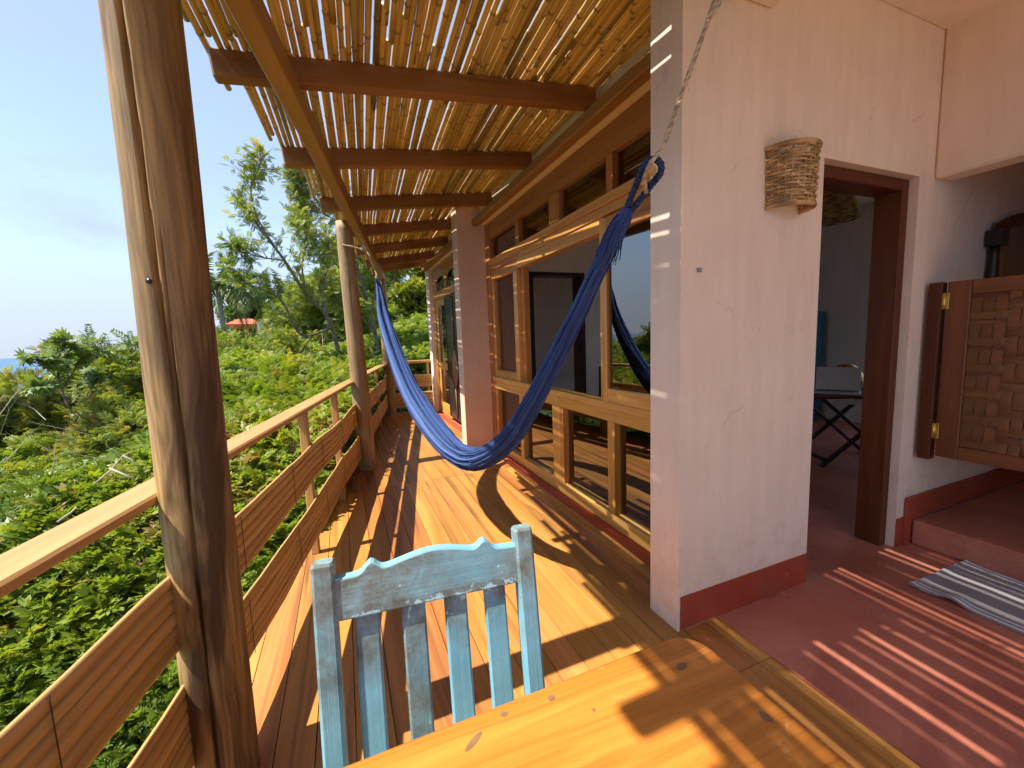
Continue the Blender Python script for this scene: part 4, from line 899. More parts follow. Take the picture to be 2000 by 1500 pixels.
q = MB(); n = 60; th = 0.024; front = []; back = []
def crest(u):
    t = u / W_
    def g(c_, w_): return math.exp(-((t - c_) / w_) ** 2)
    base = -0.031 + 0.022 * g(0.52, 0.22)
    return base + 0.017 * g(0.215, 0.035) + 0.017 * g(0.785, 0.035) + 0.006 * g(0.30, 0.09) * 0 + 0.004 * (g(0.12, 0.05) * 0)
vs = []; 
for i in range(n + 1):
    u = 0.0185 + (W_ - 0.037) * i / n; tp = crest(u)
    for d_ in (-th / 2, th / 2):
        for vv in (-0.104, -0.101, -0.085, -0.065, -0.05, tp - 0.004, tp):
            dd = d_ * (0.8 if vv in (-0.104, tp) else 1.0); vs.append(CB(u, vv, dd))
fs = []
for i in range(n):
    o0, o1 = i * 14, (i + 1) * 14
    for j in range(6):
        fs.append((o0 + j, o1 + j, o1 + j + 1, o0 + j + 1)); fs.append((o1 + 7 + j, o0 + 7 + j, o0 + 8 + j, o1 + 8 + j))
    fs.append((o0 + 6, o1 + 6, o1 + 13, o0 + 13)); fs.append((o1, o0, o0 + 7, o1 + 7))
q.add(vs, fs, [((v - CL0).dot(cu), (v - CL0).dot(cv), (v - CL0).dot(cb)) for v in vs], 0.4)
chpart('top_rail', q, hi=lambda v: (0.86 if (v - CL0).dot(cv) < -0.095 else 0.40 + 0.12 * noise.noise(v * 14)) if (v - CL0).dot(cv) < crest((v - CL0).dot(cu)) - 0.003 else 0.10)
for u in (0.066, 0.148, 0.226, 0.303):
    lo = 0.25 if abs(u - 0.148) < 0.01 else 0.0
    q = MB(); refine_bar(q, CB(u, -0.10, 0.004), CB(u, -0.45, 0.004), 0.043, 0.013, tuple(cb), 0.004, 14, rnd=u); chpart('back_slat', q, hi=lambda v, lo=lo: max(lo * 1.9, 0.62 * min(1, max(0, (v.z - 0.66) / 0.15))))
q = MB(); refine_bar(q, CB(0.018, -0.465), CB(W_ - 0.018, -0.465), 0.05, 0.024, tuple(cv), 0.004, 4); chpart('lower_rail', q, 0.1)
sc0 = CB(W_ / 2, -0.46); sc_ = Vector((sc0.x, sc0.y, 0.445))
q = MB(); a = sc_ - cn * 0.0; q.bar(Vector((a.x, a.y, 0.445)) - cn * 0.02, Vector((a.x, a.y, 0.445)) - cn * 0.40, 0.42, 0.028, c=0.006); chpart('seat', q, 0.2)
for u in (-0.18, 0.18):
    p = sc_ + cu * u - cn * 0.36; q = MB(); q.bar((p.x, p.y, 0.003), (p.x, p.y, 0.43), 0.036, 0.036, up=tuple(cn), c=0.004); chpart('front_leg', q, 0.2)
    p2_ = sc_ + cu * u; q = MB(); q.bar((p.x, p.y, 0.2), (p2_.x, p2_.y, 0.2), 0.02, 0.03, c=0.003); chpart('stretcher', q, 0.2)

tab = thing('table', 'orange varnished pine table with rounded corner at the deck edge', 'table', (0.05, 0.15, 0))
TINV = Matrix.Translation(tab.location).inverted()
q = MB(); X0, X1, Y0, Y1 = -0.52, 0.556, -0.36, 0.541; rc_ = 0.055; ring = []
def rounded(x0, x1, y0, y1, r):
    out = []
    for (cx, cy_, a0) in ((x1 - r, y1 - r, 0), (x0 + r, y1 - r, 90), (x0 + r, y0 + r, 180), (x1 - r, y0 + r, 270)):
        out += [(cx + r * math.cos(R(a0 + 15 * k)), cy_ + r * math.sin(R(a0 + 15 * k))) for k in range(7)]
    return out
prof = [(0.006, 0.716), (0.0, 0.722), (0.0, 0.738), (0.003, 0.746), (0.009, 0.75)]
rings = [[(x_, y_, z) for x_, y_ in rounded(X0 + i_, X1 - i_, Y0 + i_, Y1 - i_, rc_ - i_)] for i_, z in prof]
nr = len(rings[0]); vs = [p for r_ in rings for p in r_]
fs = [[i * nr + k, i * nr + (k + 1) % nr, (i + 1) * nr + (k + 1) % nr, (i + 1) * nr + k] for i in range(len(prof) - 1) for k in range(nr)] + [[(len(prof) - 1) * nr + k for k in range(nr)], list(range(nr))[::-1]]
q.add(vs, fs, [(p[0], p[1] * 1.0, p[2]) for p in vs], 0.5); o = q.build('tabletop', M['table'], tab); o.matrix_parent_inverse = TINV
for (x0, x1, y0, y1) in [(-0.42, 0.46, 0.42, 0.44), (-0.42, 0.46, -0.26, -0.24), (-0.42, -0.40, -0.24, 0.42), (0.44, 0.46, -0.24, 0.42)]:
    q = MB(); q.box(x0, x1, y0 + 0.0005, y1 - 0.0005, 0.62, 0.7155); o = q.build('apron', M['table'], tab); o.matrix_parent_inverse = TINV
for x_ in (-0.44, 0.44):
    for y_ in (-0.26, 0.40):
        q = MB(); q.box(x_, x_ + 0.05, y_, y_ + 0.05, 0.005, 0.715, axis=2); o = q.build('leg', M['table'], tab); o.matrix_parent_inverse = TINV
# knots and screw plugs in the top
for (x_, y_, rx_, ry_, a_) in [(0.476, 0.478, 0.011, 0.006, 10), (0.124, 0.497, 0.017, 0.0042, 32), (0.253, 0.514, 0.006, 0.005, 0), (0.177, 0.519, 0.0055, 0.005, 0), (0.30, 0.47, 0.003, 0.003, 0), (0.545 - 0.03, 0.36, 0.006, 0.009, 0)]:
    q = MB(); nk = 14; pts = [(x_ + rx_ * math.cos(t) * math.cos(R(a_)) - ry_ * math.sin(t) * math.sin(R(a_)), y_ + rx_ * math.cos(t) * math.sin(R(a_)) + ry_ * math.sin(t) * math.cos(R(a_))) for t in np.linspace(0, 2 * math.pi, nk, endpoint=False)]
    q.add([(p[0], p[1], 0.7506) for p in pts], [list(range(nk))], None, 0.2); o = q.build('knot', M['carved'], tab); o.matrix_parent_inverse = TINV

# ------------------------------------------------------------------ wicker wall lamp
lamp = thing('wall_lamp', 'half round wicker lampshade on the pink wall beside the doorway', 'wall lamp', (1.824, 1.279, 1.80))
LINV = Matrix.Translation(lamp.location).inverted()
def shade_pt(t, a, wob=0.0):
    """half drum on the wall y = 1.28, t 0 bottom .. 1 top"""
    r = 0.106 + 0.010 * t + wob; return Vector((1.824 + r * math.cos(a), 1.277 - r * 1.02 * math.sin(a), 1.805 + 0.235 * t))
nrow = 19
for k in range(nrow):
    q = MB(); t = (k + 0.5) / nrow; jz = random.uniform(-0.002, 0.002); pts = []
    for i in range(41):
        a = math.pi * i / 40; wob = 0.0042 * math.cos(math.pi * (i / 40 * 11 + (k % 2))) + random.uniform(-0.0012, 0.0012); p = shade_pt(t, a, wob); p.z += jz + 0.003 * math.sin(a * 3 + k); pts.append(p)
    q.tube(pts, 0.0054 + random.uniform(-0.0006, 0.0006), 6); o = q.build('weft_cane', M['wicker'], lamp); o.matrix_parent_inverse = LINV
q = MB()
for i in range(16):
    a = math.pi * i / 15; q.tube([shade_pt(t, a) for t in (0.0, 0.25, 0.5, 0.75, 1.0)], 0.004, 5)
o = q.build('warp_cane', M['wicker'], lamp); o.matrix_parent_inverse = LINV
for t in (0.0, 1.0):
    q = MB(); q.tube([shade_pt(t, math.pi * i / 30, 0.002) for i in range(31)], 0.010, 8); o = q.build('rim', M['wicker'], lamp); o.matrix_parent_inverse = LINV
q = MB(); q.tube([(1.824, 1.277, 1.92), (1.824, 1.23, 1.92), (1.824, 1.22, 1.94)], 0.012, 8); lathe(q, [(0.001, 1.88), (0.02, 1.89), (0.03, 1.92), (0.016, 1.955), (0.001, 1.965)], 14, (1.824, 1.22, 0)); o = q.build('bulb_holder', M['linen'], lamp); o.matrix_parent_inverse = LINV

# ------------------------------------------------------------------ rug
nx_, ny_ = 30, 50; P = []
for i in range(nx_ + 1):
    row = []
    for j in range(ny_ + 1):
        x_ = -0.25 + 0.5 * i / nx_; y_ = -0.42 + 0.84 * j / ny_
        z = 0.010 + 0.003 * noise.noise((x_ * 6, y_ * 6, 0)) + (0.020 * math.exp(-((y_ - 0.27) / 0.045) ** 2) * math.exp(-((x_ + 0.25) / 0.10) ** 2)) + 0.006 * math.exp(-((y_ - 0.42) / 0.03) ** 2) * (1 + noise.noise((x_ * 14, 0, 0)))
        row.append(Vector((x_ + 0.012 * noise.noise((y_ * 3, 1, 0)), y_ + 0.01 * noise.noise((x_ * 5, 3, 0)), z)))
    P.append(row)
q = MB(); q.grid(P); q.grid([[p - Vector((0, 0, 0.009)) for p in r_][::-1] for r_ in P])
edge = [P[i][0] for i in range(nx_ + 1)] + [P[nx_][j] for j in range(ny_ + 1)] + [P[i][ny_] for i in range(nx_, -1, -1)] + [P[0][j] for j in range(ny_, -1, -1)]
q.add(edge + [p - Vector((0, 0, 0.009)) for p in edge], [(k, (k + 1) % len(edge), len(edge) + (k + 1) % len(edge), len(edge) + k) for k in range(len(edge))], None, 0.5)
tag(q.build('rug', M['rug'], None, (2.735, 0.615, 0.006), (0, 0, R(-1.5))), 'grey rug with white stripes on the red floor by the step', 'rug')

# ------------------------------------------------------------------ inside the rooms
ft = thing('folding_table', 'small dark folding table with crossed legs inside the doorway', 'table', (4.4, 2.4, 0.005), R(-28))
for (n_, bx) in [('top', (-0.46, 0.46, -0.28, 0.28, 0.635, 0.66)), ('drawer_front', (-0.30, -0.02, -0.285, -0.281, 0.585, 0.63)), ('drawer_front', (0.05, 0.2, -0.285, -0.281, 0.585, 0.63))]:
    q = MB(); q.box(*bx); q.build(n_, M['door'] if n_ == 'top' else M['silver'], ft)
for y_ in (-0.22, 0.22):
    for s_ in (-1, 1):
        q = MB(); q.bar((s_ * 0.34, y_ + 0.012 * s_, 0.0), (-s_ * 0.34, y_ + 0.012 * s_, 0.63), 0.022, 0.05, up=(0, 1, 0)); q.build('leg', M['darkwood'], ft)
q = MB(); q.bar((-0.30, -0.22, 0.06), (-0.30, 0.22, 0.06), 0.03, 0.03); q.bar((0.30, -0.22, 0.06), (0.30, 0.22, 0.06), 0.03, 0.03); q.build('stretcher', M['darkwood'], ft)
lp = thing('laptop', 'open silver laptop on the small folding table indoors', 'laptop', (4.25, 2.40, 0.666), R(-62))
q = MB(); q.box(-0.17, 0.17, -0.12, 0.12, 0.0, 0.014); q.build('base', M['silver'], lp)
q = MB(); q.bar((0, 0.12, 0.012), (0, 0.19, 0.225), 0.34, 0.008, up=(0, 1, -0.3), c=0.002); q.build('lid', M['silver'], lp)
q = MB(); q.box(-0.15, 0.15, -0.02, 0.10, 0.0142, 0.0155, c=0.0005); q.build('keyboard', M['black'], lp)
hl = thing('helmet', 'shiny gold and black helmet standing on the folding table', 'helmet', (4.62, 2.53, 0.666), R(200))
q = MB(); lathe(q, [(0.10, 0.0), (0.125, 0.03), (0.135, 0.09), (0.13, 0.14), (0.10, 0.20), (0.06, 0.235), (0.0005, 0.248)], 28); q.build('shell', M['gold'], hl)
q = MB(); P = [[(0.139 * math.cos(a) * (1 - 0.12 * k), 0.139 * math.sin(a) * (1 - 0.12 * k), 0.06 + 0.10 * k) for a in np.linspace(-1.2, 1.2, 17)] for k in (0, 0.5, 1)]; q.grid(P); q.build('visor', M['black'], hl)
def pendant(loc, r, h, label):
    t_ = thing('basket_lamp', label, 'lamp', loc)
    for k in range(12):
        f = (k + 0.5) / 12; rr_ = r * (1.0 - 0.38 * f); q = MB(); q.tube([(rr_ * math.cos(2 * math.pi * i / 24), rr_ * math.sin(2 * math.pi * i / 24), h * f) for i in range(25)], h / 24 * 0.98, 5); q.build('coil', M['wicker'], t_)
    q = MB(); q.tube([(0, 0, h * 0.6), (0, 0, 2.78 - loc[2])], 0.006); q.build('cord', M['black'], t_)
    return t_
pendant((5.02, 3.0, 2.42), 0.27, 0.32, 'yellowish basket lamp hanging inside beyond the doorway')
pendant((2.42, 2.96, 2.50), 0.17, 0.24, 'woven basket lamp hanging behind the top window light')
bp_ = thing('blue_cupboard', 'narrow blue painted cupboard standing against the inner wall', 'cupboard', (5.9, 4.05, 0.005))
q = MB(); q.box(-0.2, 0.2, -0.42, 0.42, 0.0, 1.48); q.build('body', M['bluewall'], bp_); q = MB(); q.box(-0.215, -0.201, -0.40, -0.01, 0.05, 1.43, axis=2); q.box(-0.215, -0.201, 0.01, 0.40, 0.05, 1.43, axis=2); q.build('door', M['bluewall'], bp_)
bed = thing('bed', 'white made bed seen through the inner doorway behind the window', 'bed', (3.1, 5.9, 0.005))
q = MB(); q.box(-0.8, 0.8, -0.95, 0.95, 0.30, 0.54, c=0.04); q.build('mattress', M['linen'], bed); q = MB(); q.box(-0.82, 0.82, -0.97, 0.97, 0.12, 0.295); q.build('frame', M['darkwood'], bed)
for x_ in (-0.78, 0.78):
    for y_ in (-0.93, 0.93): q = MB(); q.box(x_ - 0.03, x_ + 0.03, y_ - 0.03, y_ + 0.03, 0, 0.1195, axis=2); q.build('leg', M['darkwood'], bed)
sc2 = thing('side_chair', 'dark slatted chair standing inside behind the open window', 'chair', (2.80, 4.10, 0.005), R(10))
q = MB(); q.box(-0.2, 0.2, -0.2, 0.2, 0.43, 0.46); q.build('seat', M['darkwood'], sc2)
for x_ in (-0.185, 0.185): q = MB(); q.box(x_ - 0.018, x_ + 0.018, -0.2, -0.165, 0, 0.93, axis=2); q.build('back_post', M['darkwood'], sc2); q = MB(); q.box(x_ - 0.018, x_ + 0.018, 0.165, 0.2, 0, 0.43, axis=2); q.build('leg', M['darkwood'], sc2)
q = MB(); q.box(-0.167, 0.167, -0.195, -0.17, 0.84, 0.92, axis=0); q.build('top_rail', M['darkwood'], sc2)
for k in range(5): q = MB(); x_ = -0.12 + 0.06 * k; q.box(x_ - 0.014, x_ + 0.014, -0.19, -0.175, 0.461, 0.839, axis=2); q.build('back_slat', M['darkwood'], sc2)
q = MB(); P = [[(1.70 + 0.018 * math.sin(j * 1.7) , 3.78 + 0.57 * j / 24, z) for j in range(25)] for z in (0.12, 0.9, 1.7, 2.4)]; q.grid(P)
tag(q.build('curtain', M['sheer']), 'pale grey curtain hanging behind the far left window pane', 'curtain')
mi = thing('mirror', 'dark carved mirror frame with arched top on the bathroom wall', 'mirror', (4.05, 1.255, 0.95))
q = MB(); pts = [(0.42 * math.cos(t), -0.012, 0.80 + 0.16 * math.sin(t)) for t in np.linspace(0, math.pi, 15)]; q.tube(pts, 0.035, 8); q.build('arch', M['door'], mi)
for s_ in (-1, 1):
    q = MB(); q.tube([(s_ * 0.42, -0.012, z) for z in (0.0, 0.2, 0.45, 0.72, 0.78)], [0.03, 0.05, 0.03, 0.022, 0.022], 10); q.box(s_ * 0.42 - 0.05, s_ * 0.42 + 0.05, -0.05, 0.015, 0.775, 0.87); q.build('side_post', M['darkwood'], mi)
q = MB(); q.box(-0.40, 0.40, 0.004, 0.012, 0.0, 0.92, c=0.002); q.build('panel', M['carved'], mi)

# ------------------------------------------------------------------ vegetation and the far houses
def at(px, py, dist):
    """the point at that distance in the direction of a sight line"""
    v = (cR * ((px - 1000) / 805) - cU * ((py - 750) / 805) + cF).normalized(); return EYE + v * dist
def leaf_bip(npair=7, wid=0.16, lenp=0.36, droop=0.16, seed=0):
    rs = random.Random(seed); V = []; F = []
    def quad(b, d, l, w):
        d = d.normalized(); s = d.cross(Vector((0, 0, 1))).normalized(); i = len(V)
        m = b + d * l * 0.5
        V.extend([b, m + s * w, b + d * l - Vector((0, 0, 0.06 * l)), m - s * w]); F.append((i, i + 1, i + 2, i + 3))
    for k in range(npair):
        x = 0.22 + 0.72 * k / (npair - 1); z = -droop * x * x; lp = lenp * (1 - 0.55 * abs(k / (npair - 1) - 0.35)) * rs.uniform(0.85, 1.1)
        for s in (1, -1): quad(Vector((x, 0, z)), Vector((0.75, s * 1.0, -0.18 + rs.uniform(-0.12, 0.12))), lp, lp * wid)
    quad(Vector((0.94, 0, -droop * 0.9)), Vector((1, 0, -0.25)), lenp * 0.55, lenp * wid * 0.8)
    i = len(V); V.extend([Vector((0, -0.008, 0)), Vector((0, 0.008, 0)), Vector((0.98, 0.004, -droop)), Vector((0.98, -0.004, -droop))]); F.append((i, i + 1, i + 2, i + 3))
    return np.array([tuple(v) for v in V]), np.array(F)
def leaf_oval(seed=0):
    V = [(0, 0, 0), (0.35, 0.26, 0.04), (0.75, 0.24, 0.0), (1.0, 0, -0.1), (0.75, -0.24, 0.0), (0.35, -0.26, 0.04), (0.5, 0, -0.03)]
    F = [(0, 6, 2, 1), (6, 3, 2, 2), (0, 5, 4, 6), (6, 4, 3, 3)]; F = [(0, 6, 2, 1), (6, 3, 2, 6), (0, 5, 4, 6), (6, 4, 3, 6)]
    return np.array(V), np.array([(0, 6, 2, 1), (0, 5, 4, 6)])
def leaf_lobed(n=7):
    V = [(0, 0, 0)]; F = []
    for k in range(n):
        a = R(-105 + 210 * k / (n - 1)); l = 1.0 - 0.25 * abs(k - (n - 1) / 2) / 3; d = Vector((math.cos(a), math.sin(a), -0.12)); s = Vector((-math.sin(a), math.cos(a), 0)); i = len(V)
        V += [tuple(d * l * 0.5 + s * 0.15), tuple(d * l + Vector((0, 0, -0.08))), tuple(d * l * 0.5 - s * 0.15)]; F.append((0, i + 2, i + 1, i))
    return np.array(V), np.array(F)
def spray(leaf, n, seed, spread=0.9):
    rs = random.Random(seed); Vs = []; Fs = []; o = 0
    for k in range(n):
        t = (k + 0.6) / n; a = (k % 2 * 2 - 1) * rs.uniform(0.5, 1.1) * spread; el = rs.uniform(-0.25, 0.5); sc = rs.uniform(0.40, 0.56) * (1 - 0.25 * t)
        M_ = Matrix.Translation((0.55 * t, 0, 0.12 * t * (1 - t))) @ Matrix.Rotation(a, 4, 'Z') @ Matrix.Rotation(-el, 4, 'Y') @ Matrix.Rotation(rs.uniform(-0.6, 0.6), 4, 'X') @ Matrix.Scale(sc, 4)
        A_ = np.array(M_); Vs.append(leaf[0] @ A_[:3, :3].T + A_[:3, 3]); Fs.append(leaf[1] + o); o += len(leaf[0])
    Vs.append(np.array([(0, -.006, 0), (0, .006, 0), (0.6, .003, 0), (0.6, -.003, 0)])); Fs.append(np.array([(o, o + 1, o + 2, o + 3)]))
    return np.concatenate(Vs), np.concatenate(Fs)
def quick_mesh(name, V, F, rnd, m):
    me_ = bpy.data.meshes.new(name); nv_, nf = len(V), len(F)
    me_.vertices.add(nv_); me_.vertices.foreach_set('co', V.astype(np.float32).ravel())
    me_.loops.add(nf * 4); me_.loops.foreach_set('vertex_index', F.astype(np.int32).ravel())
    me_.polygons.add(nf); me_.polygons.foreach_set('loop_start', np.arange(0, nf * 4, 4, dtype=np.int32)); me_.polygons.foreach_set('loop_total', np.full(nf, 4, dtype=np.int32))
    a_ = me_.attributes.new('rnd', 'FLOAT', 'POINT'); a_.data.foreach_set('value', rnd.astype(np.float32))
    me_.materials.append(m); me_.update(calc_edges=True); return me_
def basis(d, upj=0.5):
    d = d / np.linalg.norm(d, axis=1, keepdims=True); up = np.tile([0, 0, 1.0], (len(d), 1)) + RNG.normal(0, upj, (len(d), 3))
    s = np.cross(up, d); s /= np.linalg.norm(s, axis=1, keepdims=True) + 1e-9; u = np.cross(d, s); return np.stack([d, s, u], axis=2)
def scatter(name, leaf, pos, d, scale, rnd, m, upj=0.5):
    B_ = basis(d, upj); V = np.einsum('nij,kj->nki', B_, leaf[0]) * scale[:, None, None] + pos[:, None, :]
    k = len(leaf[0]); F = leaf[1][None] + (np.arange(len(pos)) * k)[:, None, None]
    return quick_mesh(name, V.reshape(-1, 3), F.reshape(-1, 4), np.repeat(rnd, k), m)
LB = leaf_bip(7, 0.17, 0.36, 0.16, 1); LB2 = leaf_bip(8, 0.15, 0.40, 0.22, 2); LB3 = leaf_bip(5, 0.22, 0.42, 0.12, 3); LL = leaf_lobed(); LO = leaf_oval()

# the thicket on the slope: nobody could count its sprays
sp_a = spray(LB, 6, 3); sp_b = spray(LB3, 7, 5); sp_c = spray(LO, 11, 9, 1.1)
n_t = 95000
rr = np.exp(RNG.uniform(math.log(0.85), math.log(62), n_t)); aa = RNG.uniform(-42, 13, n_t)
px_ = rr * np.sin(np.radians(aa)); py_ = rr * np.cos(np.radians(aa)); pos = []; scl = []; tone = []; rot = []; kind = []
for i in range(n_t):
    x, y, r_, a_ = px_[i], py_[i], rr[i], aa[i]; s_ = 0.105 * r_ ** 0.50
    pp = perp(x, y)
    if pp > -0.14 - 0.42 * s_ and y < 8.0: continue
    if y >= 8.0 and x > 1.0 and y < 8.6: continue
    f_ = 1.1 / max(0.6, r_ ** 0.5)
    bump = 0.85 * noise.noise((x * f_ * 0.8, y * f_ * 0.8, 0)) + 0.42 * noise.noise((x * f_ * 2.3, y * f_ * 2.3, 4))
    amp = 0.30 + 0.10 * r_ if r_ < 9 else 1.1
    z = canopy(r_, a_) - 0.22 * min(1, max(0, (-a_ - 19) / 4)) * min(1, max(0, (r_ - 3) / 2)) + bump * min(amp, 1.2) * (0.5 if r_ < 2.5 else 1) - abs(random.gauss(0, 0.13)) * (1 + 0.08 * r_) - 0.08
    pos.append((x, y, z)); scl.append(s_ * random.uniform(0.75, 1.3)); sp_ = noise.noise((x * 0.55, y * 0.55, 11)); tone.append(min(1, max(0, 0.44 + 0.62 * sp_ + 0.25 * noise.noise((x * 2.1, y * 2.1, 3)) + random.gauss(0, 0.20))))
    rot.append((random.uniform(-0.6, 0.4), random.uniform(-0.9, 0.35), random.uniform(0, 6.283))); kk = noise.noise((x * 0.4 + 9, y * 0.4, 2)) + random.gauss(0, 0.12); kind.append(0 if kk < 0.05 else (1 if kk < 0.28 else 2))
tm = bpy.data.meshes.new('thicket'); npt = len(pos)
tm.vertices.add(npt); tm.vertices.foreach_set('co', np.array(pos, dtype=np.float32).ravel())
for nm, ty, da, ke in (('scl', 'FLOAT', scl, 'value'), ('tone', 'FLOAT', tone, 'value'), ('rot', 'FLOAT_VECTOR', rot, 'vector'), ('kind', 'INT', kind, 'value')):
    a_ = tm.attributes.new(nm, ty, 'POINT'); a_.data.foreach_set(ke, np.array(da, dtype=np.int32 if ty == 'INT' else np.float32).ravel())
thicket = tag(link('thicket', tm), kind='stuff')
def thick_leaf_mat():
    m = M['leaf_thicket']; nt = m.node_tree
    for nd in list(nt.nodes):
        if nd.type == 'OBJECT_INFO':
            a_ = nt.nodes.new('ShaderNodeAttribute'); a_.attribute_name = 'tone'; a_.attribute_type = 'INSTANCER'
            for lk in list(nd.outputs['Random'].links): nt.links.new(a_.outputs['Fac'], lk.to_socket)
            nt.nodes.remove(nd)
thick_leaf_mat()
ng = bpy.data.node_groups.new('thicket_sprays', 'GeometryNodeTree')
ng.interface.new_socket('Geometry', in_out='INPUT', socket_type='NodeSocketGeometry'); ng.interface.new_socket('Geometry', in_out='OUTPUT', socket_type='NodeSocketGeometry')
gi = ng.nodes.new('NodeGroupInput'); go = ng.nodes.new('NodeGroupOutput'); jn = ng.nodes.new('GeometryNodeJoinGeometry')
def named(nm, ty):
    n_ = ng.nodes.new('GeometryNodeInputNamedAttribute'); n_.data_type = ty; n_.inputs['Name'].default_value = nm; return n_.outputs['Attribute']
for k, sp_ in enumerate((sp_a, sp_b, sp_c)):
    o = link('leaf_spray', quick_mesh('leaf_spray', sp_[0], sp_[1], np.full(len(sp_[0]), 0.5), M['leaf_thicket']), thicket, pos[40 + k]); o.scale = (0.2, 0.2, 0.2)
    oi = ng.nodes.new('GeometryNodeObjectInfo'); oi.inputs['Object'].default_value = o; oi.transform_space = 'ORIGINAL'
    cm = ng.nodes.new('FunctionNodeCompare'); cm.data_type = 'INT'; cm.operation = 'EQUAL'
    ii = [s_ for s_ in cm.inputs if s_.type == 'INT']; ng.links.new(named('kind', 'INT'), ii[0]); ii[1].default_value = k
    ip = ng.nodes.new('GeometryNodeInstanceOnPoints'); ng.links.new(gi.outputs[0], ip.inputs['Points']); ng.links.new(cm.outputs['Result'], ip.inputs['Selection']); ng.links.new(oi.outputs['Geometry'], ip.inputs['Instance'])
    er = ng.nodes.new('FunctionNodeEulerToRotation'); ng.links.new(named('rot', 'FLOAT_VECTOR'), er.inputs[0]); ng.links.new(er.outputs[0], ip.inputs['Rotation']); ng.links.new(named('scl', 'FLOAT'), ip.inputs['Scale'])
    ng.links.new(ip.outputs['Instances'], jn.inputs[0])
ng.links.new(jn.outputs[0], go.inputs[0])
md = thicket.modifiers.new('sprays', 'NODES'); md.node_group = ng

def limb_tree(name, label, cat, limbs, leaf, m, base, n_tw, tw_len, leaf_sc, seed, bark='bark', per=6, group=None, start=0.25, updir=0.35):
    """limbs: list of (points, r0, r1); twigs and leaves grow along the outer part of each limb"""
    rs = np.random.default_rng(seed); t_ = thing(name, label, cat, base, 0, group); inv = Matrix.Translation(base).inverted()
    tr = MB(); P_ = []; D_ = []; S_ = []
    for li, (pts, r0, r1) in enumerate(limbs):
        pp = [Vector(p[:3]) for p in catmull([tuple(p) for p in pts], 5)]; n_ = len(pp)
        tr.tube(pp, [r0 + (r1 - r0) * i / (n_ - 1) for i in range(n_)], 7)
        for k in range(int(n_tw * (1 if li else 1.3))):
            f = start + (1 - start) * rs.random() ** 0.8; i = min(n_ - 2, int(f * (n_ - 1))); p = pp[i].lerp(pp[i + 1], rs.random())
            ax = (pp[i + 1] - pp[i]).normalized(); d = (Vector(rs.normal(0, 1, 3)).normalized() + ax * 0.7 + Vector((0, 0, updir))).normalized(); ln = tw_len * rs.uniform(0.5, 1.2) * (1.15 - 0.5 * f)
            tp = [p, p + d * ln * 0.5 + Vector((0, 0, 0.03 * ln)), p + d * ln]
            tr.tube(tp, [max(0.004, r1 * 0.7), 0.004, 0.002], 4, False)
            for j in range(per):
                g_ = 0.3 + 0.7 * (j + 0.5) / per; q_ = tp[0].lerp(tp[2], g_); ld = (d * 0.5 + Vector(rs.normal(0, 0.75, 3)) + Vector((0, 0, -0.05))).normalized(); P_.append(q_); D_.append(ld); S_.append(leaf_sc * rs.uniform(0.65, 1.25))
    o = tr.build('trunk', M[bark], t_); o.matrix_parent_inverse = inv
    P_ = np.array([tuple(p) for p in P_]); D_ = np.array([tuple(d) for d in D_]); tn = np.clip(0.45 + 0.3 * np.array([noise.noise((p[0] * 1.3, p[1] * 1.3, p[2] * 1.3)) for p in P_]) + rs.normal(0, 0.18, len(P_)), 0, 1)
    o = link('crown', scatter('crown', leaf, P_, D_, np.array(S_), tn, m), t_); o.matrix_parent_inverse = inv
    return t_
def A_(px, py, d): return tuple(at(px, py, d))
limb_tree('feathery_tree', 'tall thin feathery tree leaning left between the two near posts', 'tree',
    [([A_(690, 860, 7.6), A_(664, 700, 8), A_(638, 617, 8), A_(600, 578, 8), A_(556, 509, 8.1), A_(520, 462, 8.2), A_(490, 420, 8.2), A_(468, 395, 8.3)], 0.045, 0.007),
     ([A_(544, 492, 8.1), A_(505, 430, 8.0), A_(490, 370, 7.9), A_(504, 333, 7.8), A_(513, 302, 7.8)], 0.016, 0.004),
     ([A_(648, 640, 8), A_(590, 655, 7.9), A_(556, 597, 7.8), A_(535, 576, 7.8), A_(477, 550, 7.7), A_(445, 520, 7.7)], 0.022, 0.005),
     ([A_(600, 578, 8), A_(590, 520, 8.3), A_(600, 470, 8.5), A_(585, 430, 8.6)], 0.018, 0.005),
     ([A_(556, 509, 8.1), A_(500, 500, 8.0), A_(460, 480, 7.9)], 0.014, 0.004),
     ([A_(640, 625, 8), A_(632, 560, 8.3), A_(645, 510, 8.5), A_(640, 460, 8.6)], 0.02, 0.005)],
    LB2, M['leaf_feather'], (0.05, 7.6, -1.5), 50, 0.36, 0.125, 3, per=5)
limb_tree('feathery_tree', 'loose light green tree rising behind the middle log post', 'tree',
    [([A_(742, 760, 9.5), A_(735, 660, 9.8), A_(712, 570, 10), A_(690, 500, 10), A_(660, 430, 10.1), A_(625, 370, 10.2), A_(600, 335, 10.2)], 0.05, 0.008),
     ([A_(712, 570, 10), A_(660, 520, 10.2), A_(610, 470, 10.3), A_(585, 420, 10.3)], 0.025, 0.006),
     ([A_(690, 500, 10), A_(680, 420, 10.4), A_(650, 350, 10.5)], 0.022, 0.006),
     ([A_(735, 660, 9.8), A_(700, 610, 9.6), A_(655, 590, 9.6), A_(630, 555, 9.6)], 0.02, 0.005),
     ([A_(725, 610, 9.9), A_(735, 540, 10.2), A_(722, 480, 10.4)], 0.02, 0.006),
     ([A_(660, 430, 10.1), A_(600, 400, 10.0), A_(575, 345, 10.0)], 0.012, 0.004)],
    LB2, M['leaf_feather'], (0.7, 9.5, -1.5), 75, 0.46, 0.155, 8, per=6)
